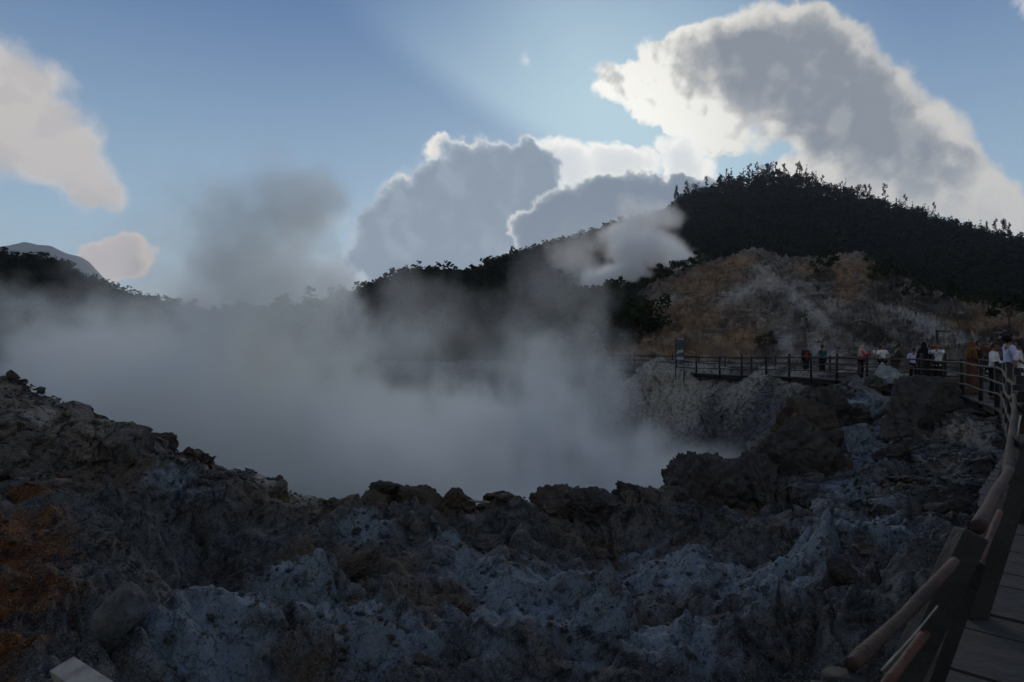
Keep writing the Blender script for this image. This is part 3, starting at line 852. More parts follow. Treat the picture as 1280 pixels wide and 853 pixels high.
def forest(hill, name, x0, x1, n, v0, v1, hs, seed):
    rnd = np.random.RandomState(seed)
    protos = [tree_shape(k, 8.0, 300 + seed + i, 150, .8)[1:] for i, k in enumerate(['broad', 'pine', 'tuft', 'broad', 'pine'])]
    px = rnd.uniform(x0, x1, n); v = v0 + (v1 - v0) * rnd.uniform(0, 1, n) ** 0.8
    p = hill.shaped(px, v)
    V, Fc, c = [], [], 0
    for k in range(n):
        pv, pf = protos[rnd.randint(len(protos))]
        s = rnd.uniform(*hs) / 8.0; a = rnd.uniform(0, 6.28)
        ca, sa = math.cos(a) * s, math.sin(a) * s
        q = np.stack([pv[:, 0] * ca - pv[:, 1] * sa, pv[:, 0] * sa + pv[:, 1] * ca, pv[:, 2] * s - .3], 1) * np.array([1.25, 1.25, 1]) + p[k]
        V.append(q); Fc.append(pf + c); c += len(q)
    o = link(name, mesh_np(name, np.concatenate(V), np.concatenate(Fc), False), m_leaf_far)
    return tag(o, None, None, None, 'stuff')


tag(forest(wood, 'forest', 835, 1420, 2500, .05, .99, (5, 9.5), 1), 'dense dark forest covering the right-hand hill', 'forest')
tag(forest(ridge, 'forest', 320, 870, 1700, .04, .99, (5, 9), 2), 'hazy forest on the ridge behind the steam', 'forest')
tag(forest(lefth, 'forest', -200, 350, 1500, .06, .99, (3.5, 7), 3), 'dark forest on the lower left hill', 'forest')

# broad dark trees at the left foot of the bare slope
BR = [proto('broad', 6.0, 700 + i, 1900, .30, m_leaf_near) for i in range(4)]
for i, (px, py, d, h, lab) in enumerate([
        (738, 448, 60, 7.4, 'dark broad tree half lost in the steam, leftmost of the clump'),
        (764, 449, 57, 7.2, 'dark tree second from the left in the clump by the bare slope'),
        (800, 447, 58, 6.0, 'dark rounded tree on the right end of the clump by the slope'),
        (782, 445, 62, 7.0, 'dark broad tree in the middle back of the clump by the slope'),
        (752, 440, 66, 8.2, 'tallest dark tree at the back of the clump beside the steam'),
        (816, 440, 64, 4.6, 'low dark tree squeezed between the clump and the ochre slope')]):
    q = P(px, py, d); z = min(q.z, 0.4)
    plant('broad_tree', BR[i % 4], (q.x, q.y, z - .6), i * 1.3, h / 6.0 * 1.05, lab, 'tree', 'dark trees at the foot of the slope')

SHR = [proto('broad', 2.0, 800 + i, 420, .17, m_leaf_shrub) for i in range(3)]
SHRD = [proto('broad', 2.0, 820 + i, 420, .17, m_leaf_near) for i in range(3)]


def on_ochre(px, py):
    """point of the ochre slope seen at a pixel (searched along the slope)"""
    v = np.linspace(.02, 1.0, 120); p = ochre.shaped(np.full(120, float(px)), v)
    q = 426.5 - (p[:, 2] - EYE) / p[:, 1] * F
    k = int(np.argmin(np.abs(q - py))); return p[k]


for px in range(786, 884, 7):
    q = on_ochre(px + rg.uniform(-2, 2), np.interp(px, ochre.c[:, 0], ochre.c[:, 1]) + rg.uniform(-3, 4))
    plant('shrub', SHRD[rg.randrange(3)], (q[0], q[1], q[2] - .3), rg.uniform(0, 6), rg.uniform(.8, 1.5), 'dark low shrub in the row along the top left edge of the ochre slope', 'shrub', 'shrubs along the ochre slope edge')
for px, py in [(1026, 348), (1034, 342), (1098, 350), (1112, 352), (1104, 362), (1120, 372), (1140, 378), (1160, 380), (1128, 358), (1176, 386), (1196, 392), (1215, 388), (1236, 398), (1250, 404), (1150, 370), (1090, 335), (1190, 380), (1262, 412), (1230, 384), (1165, 368), (1270, 402)]:
    q = on_ochre(px, py)
    plant('shrub', SHRD[rg.randrange(3)], (q[0], q[1], q[2] - .3), rg.uniform(0, 6), rg.uniform(.9, 1.9), 'dark shrub on the upper right of the bare slope below the forest', 'shrub', 'shrubs below the forest edge')
q = on_ochre(956, 440); plant('shrub', SHR[0], (q[0], q[1], q[2] - .1), 0, (.95, .85), 'olive green bush behind the fence left of the person in red', 'shrub')
q = on_ochre(1268, 428); plant('shrub', SHRD[1], (q[0], q[1], q[2] - .1), 0, (.55, .75), 'dark bush behind the people at the right edge', 'shrub')
THIN = proto('tuft', 3.0, 905, 150, .14, m_leaf_shrub)
q = on_ochre(1007, 432); plant('small_tree', THIN, (q[0], q[1], q[2] - .1), 1.0, .85, 'thin half bare little tree on the grey slope above the person in red', 'tree')
DEAD = proto('tuft', 1.6, 911, 12, .08, m_leaf_shrub)
q = on_ochre(919, 430); plant('bare_sapling', DEAD, (q[0], q[1], q[2] - .05), 1.0, 1.0, 'tiny bare sapling on the ochre slope above the fence', 'sapling')
# ------------------------------------------------------------------ steam and air
def steam_mat(name, dens, col, aniso=0.15):
    m = bpy.data.materials.new(name); m.use_nodes = True
    nt = m.node_tree; nt.nodes.clear()
    pv = nt.nodes.new('ShaderNodeVolumePrincipled'); o = nt.nodes.new('ShaderNodeOutputMaterial')
    nt.links.new(pv.outputs[0], o.inputs['Volume'])
    pv.inputs['Density'].default_value = dens; pv.inputs['Color'].default_value = col; pv.inputs['Anisotropy'].default_value = aniso
    pv.inputs['Density Attribute'].default_value = 'density'
    return m


def steam(name, blobs, lo, hi, vox, mat, warp=(0.16, 3.0, 0.55, 1.1), amp=1.0, detail_scale=0.35, soft=0.55):
    """a volume whose density is a set of soft billows; blobs: px, py, depth, rx(px), ry(px), r depth (m), strength"""
    v = bpy.data.volumes.new(name); o = bpy.data.objects.new(name, v); COL.objects.link(o); v.materials.append(mat)
    ng = bpy.data.node_groups.new(name, 'GeometryNodeTree')
    ng.interface.new_socket('Geometry', in_out='INPUT', socket_type='NodeSocketGeometry')
    ng.interface.new_socket('Geometry', in_out='OUTPUT', socket_type='NodeSocketGeometry')
    vc = ng.nodes.new('GeometryNodeVolumeCube'); out = ng.nodes.new('NodeGroupOutput'); sm = ng.nodes.new('GeometryNodeSetMaterial')
    vc.inputs['Min'].default_value = lo; vc.inputs['Max'].default_value = hi
    for ax, a, b in zip('XYZ', lo, hi): vc.inputs['Resolution ' + ax].default_value = max(8, int((b - a) / vox))
    pos = S(ng, ng.nodes.new('GeometryNodeInputPosition').outputs[0])
    s1, a1, s2, a2 = warp
    w1 = VM(ng, 'SCALE', VM(ng, 'SUBTRACT', noise(ng, pos, s1, 2, .5, color=True), (.5, .5, .5)), a1 * 2)
    w2 = VM(ng, 'SCALE', VM(ng, 'SUBTRACT', noise(ng, pos, s2, 3, .55, color=True), (.5, .5, .5)), a2 * 2)
    q = VM(ng, 'ADD', pos, VM(ng, 'ADD', w1, w2))
    fb = noise(ng, VM(ng, 'MULTIPLY', pos, (1, 1, .6)), detail_scale, 6, .64)
    acc = None
    for (px, py, d, rx, ry, rd, st) in blobs:
        c = P(px, py, d); k = d / F
        u = VM(ng, 'MULTIPLY', VM(ng, 'SUBTRACT', q, c[:]), (1 / (rx * k), 1 / rd, 1 / (ry * k)))
        L = VM(ng, 'LENGTH', u)
        f = step(ng, 1.0 - L + (fb - 0.5) * amp, 0.0, soft, 0.0, st)
        acc = f if acc is None else M(ng, 'MAXIMUM', acc, f)
    # fade to nothing at the walls of the domain
    x, y, z = sep(ng, pos)
    for s, a, b in ((x, lo[0], hi[0]), (y, lo[1], hi[1]), (z, lo[2] - 2, hi[2])):
        e = (b - a) * 0.06
        acc = acc * step(ng, s, a, a + e) * step(ng, s, b, b - e)
    put(ng, vc.inputs['Density'], acc)
    sm.inputs['Material'].default_value = mat
    ng.links.new(vc.outputs[0], sm.inputs[0]); ng.links.new(sm.outputs[0], out.inputs[0])
    md = o.modifiers.new('density', 'NODES'); md.node_group = ng
    return o


m_steam = steam_mat('steam', 0.48, (.945, .956, .935, 1), .3); m_steam.cycles.volume_step_rate = 2.0
st = steam('steam', [
    (230, 550, 24, 350, 120, 8.5, 1.0), (150, 460, 26, 150, 74, 5.5, .8), (60, 440, 27, 80, 50, 4, .5), (420, 580, 21, 240, 80, 6, .9),
    (330, 430, 25, 104, 110, 5.5, 1.0), (336, 345, 25.5, 92, 90, 5, 1.0), (345, 268, 26, 76, 54, 4.5, .75), (235, 290, 27, 80, 80, 3.5, .14), (235, 390, 27, 80, 50, 4, .35), (120, 385, 28, 70, 40, 4, .3), (35, 385, 28, 50, 40, 4, .25), (195, 345, 28, 50, 56, 3.5, .16), (865, 580, 25, 110, 46, 4.5, .32),
    (560, 575, 26, 250, 98, 8.5, .8), (450, 460, 28, 120, 70, 4.5, .26), (520, 400, 30, 160, 56, 4.5, .13), (620, 440, 30, 150, 86, 4.5, .13), (700, 515, 31, 120, 90, 5.5, .3), (690, 360, 31, 80, 80, 4, .10),
    (720, 600, 25, 210, 62, 7, .7), (830, 592, 27, 100, 42, 4.5, .28), (735, 445, 35, 50, 66, 4, .2), (690, 470, 36, 90, 46, 4, .24), (640, 615, 19.5, 200, 50, 4, .5)],
    (-30, 14.2, -7.2), (13, 42, 11.5), 0.25, m_steam, warp=(.17, 3.4, .62, 1.5), amp=2.3, detail_scale=.5, soft=.5)
tag(st, 'thick grey steam cloud rising from the crater', 'steam', None, 'stuff')
m_plume = steam_mat('plume_steam', 0.6, (.985, .985, .98, 1), .5); m_plume.cycles.volume_step_rate = 2.0
st = steam('steam', [(770, 345, 100, 50, 16, 6, .9), (800, 318, 102, 46, 26, 6, .8), (845, 318, 102, 40, 20, 6, .7), (800, 280, 104, 40, 30, 5, .4), (835, 270, 106, 26, 26, 4, .25), (755, 352, 98, 36, 8, 5, 1.0), (770, 300, 104, 40, 30, 5, .4), (720, 320, 104, 40, 40, 5, .15)],
           (4, 84, 6), (42, 118, 32), 0.5, m_plume, warp=(.09, 5.0, .28, 2.2), detail_scale=.22, amp=1.6)
tag(st, 'white fumarole plume drifting up beside the ochre slope', 'steam', None, 'stuff')
m_wisp = steam_mat('wisp_steam', 0.22, (.95, .95, .95, 1)); m_wisp.cycles.volume_step_rate = 2.0
st = steam('steam', [(1166, 428, 40, 12, 18, .9, .9), (1166, 410, 41, 10, 14, .8, .5), (1128, 425, 42, 6, 10, .6, .6), (1195, 432, 40, 18, 8, .8, .35)],
           (25, 36, -.5), (32, 45, 5), 0.14, m_wisp, warp=(.5, .5, 1.4, .25), detail_scale=1.2)
tag(st, 'small white steam puff from a vent behind the walkway', 'steam', None, 'stuff')
m_veil = steam_mat('veil_steam', 0.05, (.95, .95, .95, 1)); m_veil.cycles.volume_step_rate = 2.0
st = steam('steam', [(985, 390, 62, 40, 40, 4, .55), (1040, 425, 52, 50, 26, 4, .5), (950, 350, 84, 40, 18, 4, .5), (1010, 440, 46, 40, 16, 3, .6), (1180, 390, 66, 40, 14, 4, .35), (1080, 400, 58, 60, 20, 4, .3)],
           (14, 38, -1), (52, 92, 14), 0.5, m_veil, warp=(.12, 2.4, .4, 1.2), detail_scale=.3)
tag(st, 'thin veil of steam creeping over the bare slope', 'steam', None, 'stuff')

HAZE = 0.00016
m_haze = bpy.data.materials.new('haze'); m_haze.use_nodes = True
_nt = m_haze.node_tree; _nt.nodes.clear()
_pv = _nt.nodes.new('ShaderNodeVolumePrincipled'); _o = _nt.nodes.new('ShaderNodeOutputMaterial'); _nt.links.new(_pv.outputs[0], _o.inputs['Volume'])
_pv.inputs['Density'].default_value = HAZE; _pv.inputs['Color'].default_value = (.86, .92, 1.0, 1); _pv.inputs['Anisotropy'].default_value = 0.3
haze = MB().box((0, 0, 250), (6600, 6600, 520)).build('haze', m_haze)
tag(haze, 'thin bluish air over the whole valley', 'haze', None, 'stuff')
# ------------------------------------------------------------------ boardwalk and its fences
m_deck = material('weathered_deck', lambda nt: (lambda p: mix(nt, step(nt, noise(nt, VM(nt, 'MULTIPLY', p, (3, 3, 3)), 2.2, 6, .65), .3, .7), lin(31, 30, 29), lin(52, 50, 47)))(worldpos(nt)), 0.8, 0.3,
                  lambda nt: noise(nt, worldpos(nt), 28.0, 5, .6), 0.008)
m_post = mottled('dark_timber', lin(22, 22, 22), lin(38, 37, 36), 3.0, 0.8, 0.012, 18)
m_log = material('peeled_log', lambda nt: (lambda p: mix(nt, step(nt, noise(nt, VM(nt, 'MULTIPLY', p, (1, 1, 3)), 5.0, 7, .7), .34, .66), lin(34, 22, 16), lin(72, 49, 38)))(worldpos(nt)), 0.75, 0.3,
                 lambda nt: noise(nt, worldpos(nt), 30.0, 6, .65), 0.012)
m_redlog = mottled('reddish_log', lin(60, 34, 25), lin(84, 55, 41), 5.0, 0.75, 0.012, 22)
m_rail = mottled('dark_rail', lin(40, 31, 25), lin(68, 54, 44), 2.0, 0.85, 0.01, 18)
m_cord = mottled('pale_cord', lin(104, 98, 90), lin(136, 130, 120), 20.0, 0.7, 0.002)

LP = [(-1.7, -1.6), (-.45, -.1), (.72, 1.28), (1.27, 1.86), (1.64, 2.2), (2.4, 3.02), (3.7, 4.5), (5.45, 6.65), (7.4, 9.0), (9.5, 11.75), (11.6, 14.5), (12.95, 17.0), (13.95, 19.3), (14.7, 22.2), (14.75, 25.5), (14.15, 29.5), (13.3, 33), (11.4, 37.3), (7.9, 42.3), (5.6, 44.8)]


def catmull(pts, step_=0.05):
    P_ = [Vector((*p, 0)) for p in pts]
    P_ = [P_[0] * 2 - P_[1]] + P_ + [P_[-1] * 2 - P_[-2]]
    out = []
    for i in range(1, len(P_) - 2):
        a, b, c, d = P_[i - 1:i + 3]
        n = max(2, int((c - b).length / step_))
        for k in range(n):
            t = k / n
            out.append(0.5 * ((2 * b) + (c - a) * t + (2 * a - 5 * b + 4 * c - d) * t * t + (3 * b - a - 3 * c + d) * t ** 3))
    out.append(P_[-2]); return out


_line = catmull(LP)
_cum = np.concatenate([[0], np.cumsum([(b - a).length for a, b in zip(_line, _line[1:])])])
_lx = np.array([p.x for p in _line]); _ly = np.array([p.y for p in _line])
TOTAL = _cum[-1]
DECK_W = 1.95


def deck_z(y): return float(np.interp(y, [0, 21, 30, 36, 60], [0, 0, -.13, -.33, -.4]))


def walk(s, off=0.0, z=0.0):
    """point of the crater-side edge at arc length s, off metres to its right"""
    x = np.interp(s, _cum, _lx); y = np.interp(s, _cum, _ly)
    e = 0.25
    tx = np.interp(s + e, _cum, _lx) - np.interp(s - e, _cum, _lx); ty = np.interp(s + e, _cum, _ly) - np.interp(s - e, _cum, _ly)
    l = math.hypot(tx, ty) or 1
    return Vector((x + ty / l * off, y - tx / l * off, z + deck_z(y)))


def s_at(y):
    return float(np.interp(y, _ly, _cum))


rw = random.Random(3)
dk = MB(); s = 0.05
while s < TOTAL - .3:
    w = .285 + rw.uniform(-.012, .012)
    lo_ = float(np.interp(s, [s_at(6.5), s_at(10)], [-.27, -.04]))
    a, b = walk(s, lo_), walk(s + w, lo_)
    a2, b2 = walk(s, DECK_W), walk(s + w, DECK_W)
    o1, o2 = rw.uniform(-.012, .012), rw.uniform(-.03, .05); dz = rw.uniform(-.006, .006)
    r = (a2 - a).normalized()
    q = [a + r * o1, a2 + r * o2, b2 + r * o2, b + r * o1]
    v = [(p.x, p.y, p.z + dz) for p in q] + [(p.x, p.y, p.z + dz - .045) for p in q]
    dk.add(v, [(0, 1, 2, 3), (7, 6, 5, 4), (0, 4, 5, 1), (1, 5, 6, 2), (2, 6, 7, 3), (3, 7, 4, 0)])
    s += w + .016
deck = dk.build('boardwalk', m_deck); tag(deck, kind='structure')
sg = MB()
ss = np.arange(.2, TOTAL - .4, .6)
for off in (.12, .98, DECK_W - .12):
    for s0, s1 in zip(ss, ss[1:]): sg.beam(walk(s0, off, -.145), walk(s1, off, -.145), .09, .18)
sg.build('stringer', m_post, deck)
for s in np.arange(1.2, TOTAL - 1, 2.3):
    for off in (.12, DECK_W - .12):
        p = walk(s, off); g = gz(p.x, p.y)
        if g < p.z - .26:
            MB().tube([(p.x, p.y, g - .35), (p.x + .01, p.y, p.z - .235)], [.085, .075], 8).build('support_post', m_post, deck, True)


def fence(name, label, group, s0, s1, off, spacing, rails, postr, ph, mat, jit=.03):
    t = empty(name, walk((s0 + s1) / 2, off)); base = Vector(t.location)
    tag(t, label, 'fence', group)
    n = max(1, round((s1 - s0) / spacing)); tops = []
    for k in range(n + 1):
        s = s0 + (s1 - s0) * k / n + (rw.uniform(-.15, .15) if 0 < k < n else 0); p = walk(s, off)
        lean = Vector((rw.uniform(-jit, jit), rw.uniform(-jit, jit), 0)); h = ph * rw.uniform(.96, 1.1)
        g = min(-.2, 0)
        mb = MB().tube([p + Vector((0, 0, g)) - base, p + lean * .5 + Vector((0, 0, h * .5)) - base, p + lean + Vector((0, 0, h)) - base], [postr * 1.08, postr, postr * .93], 8, jit=.06, rnd=rw)
        mb.build('post', m_post, t, True); tops.append(s)
    for z, r in rails:
        pts = []
        for s in np.arange(s0 - .15, s1 + .3, .45):
            q = walk(min(max(s, .1), TOTAL - .1), off - postr * .9, z + .02 * math.sin(s * 1.7 + z * 9) + rw.uniform(-.008, .008)); pts.append(q - base)
        MB().tube(pts, [r * rw.uniform(.85, 1.12) for _ in pts], 8, jit=.05, rnd=rw).build('rail', mat, t, True)
    return t


S_NEAR = s_at(6.7)
fence('wooden_fence', 'rustic dark wooden fence on the crater side of the walkway, curving away to the left', 'walkway fences', S_NEAR + .2, s_at(43.2), .05, 1.75, [(.34, .026), (.66, .028), (.98, .032)], .055, 1.12, m_rail)
fence('wooden_fence', 'thinner wooden fence on the hill side of the walkway, behind the visitors', 'walkway fences', s_at(11), s_at(43.2), DECK_W - .05, 1.9, [(.36, .028), (.68, .028), (.97, .034)], .05, 1.06, m_rail)

# the near railing by the photographer: thick logs on leaning slabs
nr = empty('log_railing', walk(s_at(3.0))); nb = Vector(nr.location)
tag(nr, 'nearest log railing with reddish peeled logs on thick dark leaning posts', 'railing')


def logp(pts, rad, mat, name='rail', **k):
    pts = [Vector(p) - nb for p in pts]
    n = 14; q = []
    for i in range(n + 1):
        t = i / n * (len(pts) - 1); j = min(int(t), len(pts) - 2); q.append(pts[j].lerp(pts[j + 1], t - j) + Vector((rw.uniform(-1, 1), rw.uniform(-1, 1), rw.uniform(-1, 1))) * rad * .03)
    rr = [rad * (1 + .08 * math.sin(i * .9 + rad * 300) + rw.uniform(-.025, .025)) for i in range(len(q))]
    return MB().tube(q, rr, 12, jit=.015, rnd=rw, **k).build(name, mat, nr, True)


logp([P(1064, 832, 1.22), P(1080, 816, 1.27), P(1136, 764, 1.52), P(1194, 702, 1.8)], .0145, m_log)
logp([P(1222, 660, 2.1), P(1242, 622, 2.5), P(1262, 588, 3.05)], .022, m_log)
logp([P(1258, 600, 2.95), P(1262, 560, 3.7), P(1268, 520, 5.0), P(1268, 492, 7.0)], .022, m_rail)
logp([P(1095, 880, 1.75), P(1112, 850, 1.8), P(1146, 806, 1.95), P(1165, 780, 2.1)], .015, m_redlog)
logp([P(1222, 705, 2.5), P(1237, 672, 2.75), P(1250, 640, 3.0)], .014, m_redlog)
logp([P(1102, 838, 1.42), P(1140, 797, 1.58), P(1172, 758, 1.76)], .0025, m_cord, 'cord')
logp([P(1254, 620, 3.3), P(1266, 570, 3.9), P(1276, 520, 4.6)], .005, m_cord, 'cord')


def slab(a, b, w, th):
    a, b = Vector(a) - nb, Vector(b) - nb
    MB().beam(a, b, w, th, up=(-.64, .2, .74)).build('post', m_post, nr, False, .008)


slab(P(1036, 1045, 2.0), P(1214, 666, 2.08), .078, .08)
slab(P(1130, 960, 2.5), P(1222, 700, 2.4), .06, .05)
slab(P(1212, 775, 3.68), P(1284, 548, 3.9), .14, .11)
p = walk(s_at(5.6), .05); slab((p.x, p.y, -.2), (p.x + .06, p.y + .02, 1.08), .12, .1)
p = walk(s_at(6.75), .05); slab((p.x, p.y, -.2), (p.x + .03, p.y, 1.1), .12, .1)
p = walk(s_at(1.05), .05); slab((p.x, p.y, -.2), (p.x, p.y, 1.05), .12, .1)
MB().tube([P(1046, 1470, 1.2) - nb, P(1050, 950, 1.2) - nb, P(1054, 846, 1.2) - nb], [.045, .043, .038], 12, jit=.06, rnd=rw).build('post', m_post, nr, True)
p0 = walk(s_at(.0), .0, .9); logp([p0, P(1072, 880, 1.22)], .016, m_post)

# tall narrow picture board by the far fence
pt = P(850, 468, 36.9); g = empty('information_board', (pt.x + .0, pt.y, -.35), R(-6)); tag(g, 'tall narrow blue and white board of pictures standing at the far fence', 'sign')
m_sb = mottled('sign_blue', lin(48, 55, 62), lin(70, 78, 86), 8, .5, 0)
m_sw = mottled('sign_white', lin(110, 120, 128), lin(150, 156, 162), 6, .5, 0)
m_sd = mottled('sign_dark', lin(34, 44, 54), lin(60, 72, 84), 6, .5, 0)
for sx in (-.24, .24): MB().tube([(sx, .05, -.35), (sx, .05, 2.2)], .03, 8).build('post', m_post, g, True)
bd = MB().box((0, 0, 1.5), (.46, .05, 1.36)).build('panel', m_sd, g, False, .004)
for z, h, m_ in ((2.13, .09, m_sw), (1.98, .14, m_sb), (1.80, .15, m_sd), (1.60, .18, m_sb), (1.38, .17, m_sw), (1.17, .18, m_sb), (.95, .17, m_sw)):
    MB().box((0, -.032, z), (.39, .012, h)).build('picture', m_, bd)
for k in range(5): MB().box((-.1 + rw.uniform(-.06, .1), -.041, 1.08 + k * .2), (rw.uniform(.1, .2), .006, .07)).build('picture', rw.choice([m_sw, m_sd, m_sb]), bd)

# pipe post with a cross arm behind the visitors
q = P(1171, 432, 30.0); g = empty('pipe_post', (q.x, q.y, -.35)); tag(g, 'thin dark post with a short pipe arm behind the group of visitors', 'post')
MB().tube([(0, 0, -.3), (.02, 0, 1.4), (0, 0, 2.55)], [.07, .065, .06], 8).build('pole', m_post, g, True)
MB().tube([(0, 0, 2.5), (.35, .02, 2.47), (.72, .02, 2.5)], .03, 8).build('pipe', m_rail, g, True)
# ------------------------------------------------------------------ people
m_skin = mottled('skin', lin(104, 72, 54), lin(128, 92, 70), 10, .6, 0)
m_eye = mottled('eye_dark', lin(14, 11, 10), lin(24, 18, 16), 20, .3, 0)
m_hair = mottled('black_hair', lin(16, 14, 14), lin(34, 30, 28), 12, .6, .004, 40)
m_shoe = mottled('dark_shoe', lin(26, 24, 24), lin(48, 44, 42), 10, .6, 0)


def cloth(name, c, k=.75):
    a = lin(*[x * k for x in c]); b = lin(*c)
    return mottled(name, a, b, 7.0, .9, .012, 9, .1)


C_RED = cloth('red_cloth', (150, 40, 32)); C_DARK = cloth('dark_cloth', (44, 42, 46)); C_BLACK = cloth('black_cloth', (26, 25, 28)); C_TEAL = cloth('teal_cloth', (30, 84, 88))
C_PINK = cloth('pink_cloth', (172, 52, 76)); C_BEIGE = cloth('beige_cloth', (170, 154, 138)); C_WHITE = cloth('white_cloth', (206, 206, 210), .88); C_BROWN = cloth('brown_cloth', (72, 60, 50))
C_OCHRE = cloth('ochre_cloth', (104, 74, 40)); C_RUSTY = cloth('rust_cloth', (86, 56, 42)); C_LILAC = cloth('lilac_cloth', (176, 180, 214), .9); C_NAVY = cloth('navy_cloth', (34, 40, 66)); C_TAN = cloth('tan_cloth', (112, 94, 62)); C_GREYSH = cloth('grey_shoe', (160, 158, 152))

_tmp = []


def evaluated(o, mods):
    """mesh of o after its modifiers; o is removed"""
    dg = bpy.context.evaluated_depsgraph_get(); dg.update()
    me = bpy.data.meshes.new_from_object(o.evaluated_get(dg))
    bpy.data.objects.remove(o)
    return me


def skinned(verts, edges, rad, sub=1, root=0, flat=None):
    me = bpy.data.meshes.new('t'); me.from_pydata([tuple(v) for v in verts], edges, [])
    o = bpy.data.objects.new('t', me); COL.objects.link(o)
    md = o.modifiers.new('Skin', 'SKIN'); md.use_smooth_shade = True; md.branch_smoothing = .6
    for i, sv in enumerate(me.skin_vertices[0].data):
        r = rad[i]; sv.radius = r if isinstance(r, tuple) else (r, r); sv.use_root = (i == root)
    if sub:
        s = o.modifiers.new('Sub', 'SUBSURF'); s.levels = sub; s.render_levels = sub
    return evaluated(o, None)


def joined(meshes, name, voxel=None):
    """several meshes -> one; with voxel, one continuous skin"""
    bm = bmesh.new()
    for m in meshes:
        bm.from_mesh(m); bpy.data.meshes.remove(m)
    me = bpy.data.meshes.new(name); bm.to_mesh(me); bm.free()
    if voxel:
        o = bpy.data.objects.new('t', me); COL.objects.link(o)
        r = o.modifiers.new('Remesh', 'REMESH'); r.mode = 'VOXEL'; r.voxel_size = voxel
        s = o.modifiers.new('Smooth', 'SMOOTH'); s.factor = .5; s.iterations = 2
        me2 = evaluated(o, None); bpy.data.meshes.remove(me); me = me2; me.name = name
    me.materials.clear()
    me.polygons.foreach_set('use_smooth', np.ones(len(me.polygons), bool))
    return me


def ball(c, r, rot=None, seg=20, shape=None):
    bm = bmesh.new(); bmesh.ops.create_uvsphere(bm, u_segments=seg, v_segments=seg * 2 // 3, radius=1)
    for v in bm.verts:
        q = Vector((v.co.x * r[0], v.co.y * r[1], v.co.z * r[2]))
        if shape: q = shape(v.co, q)
        if rot: q = rot @ q
        v.co = q + Vector(c)
    me = bpy.data.meshes.new('t'); bm.to_mesh(me); bm.free(); return me


def head_shape(n, q):
    # -y is the face: jaw narrows, nose, brow, eye sockets
    if n.z < 0: q.x *= 1 + .28 * n.z; q.y *= 1 + (.06 if n.y < 0 else .3) * n.z
    if n.y < -.2:
        ax = abs(n.x)
        if ax < .2 and -.42 < n.z < .12: q.y -= .026 * (1 - ax / .2) * (1 - abs(n.z + .18) / .3) if abs(n.z + .18) < .3 else 0
        if .15 < ax < .55 and -.06 < n.z < .22: q.y += .012
        if ax < .35 and -.62 < n.z < -.45: q.y -= .006
    return q


def loft(rings, seg=28, wave=0.0, rnd=None, open_top=True):
    """rings: (z, cx, cy, rx, ry, ripple) -> mesh"""
    V, Fc = [], []
    ph = rnd.uniform(0, 6) if rnd else 0
    for (z, cx, cy_, rx, ry, rip) in rings:
        for k in range(seg):
            a = 2 * math.pi * k / seg; w = 1 + rip * math.sin(a * 7 + ph) + rip * .6 * math.sin(a * 4 + ph * 2)
            V.append((cx + math.cos(a) * rx * w, cy_ + math.sin(a) * ry * w, z))
    for i in range(len(rings) - 1):
        for k in range(seg): Fc.append((i * seg + k, i * seg + (k + 1) % seg, (i + 1) * seg + (k + 1) % seg, (i + 1) * seg + k))
    return mesh_np('loft', V, Fc, True)


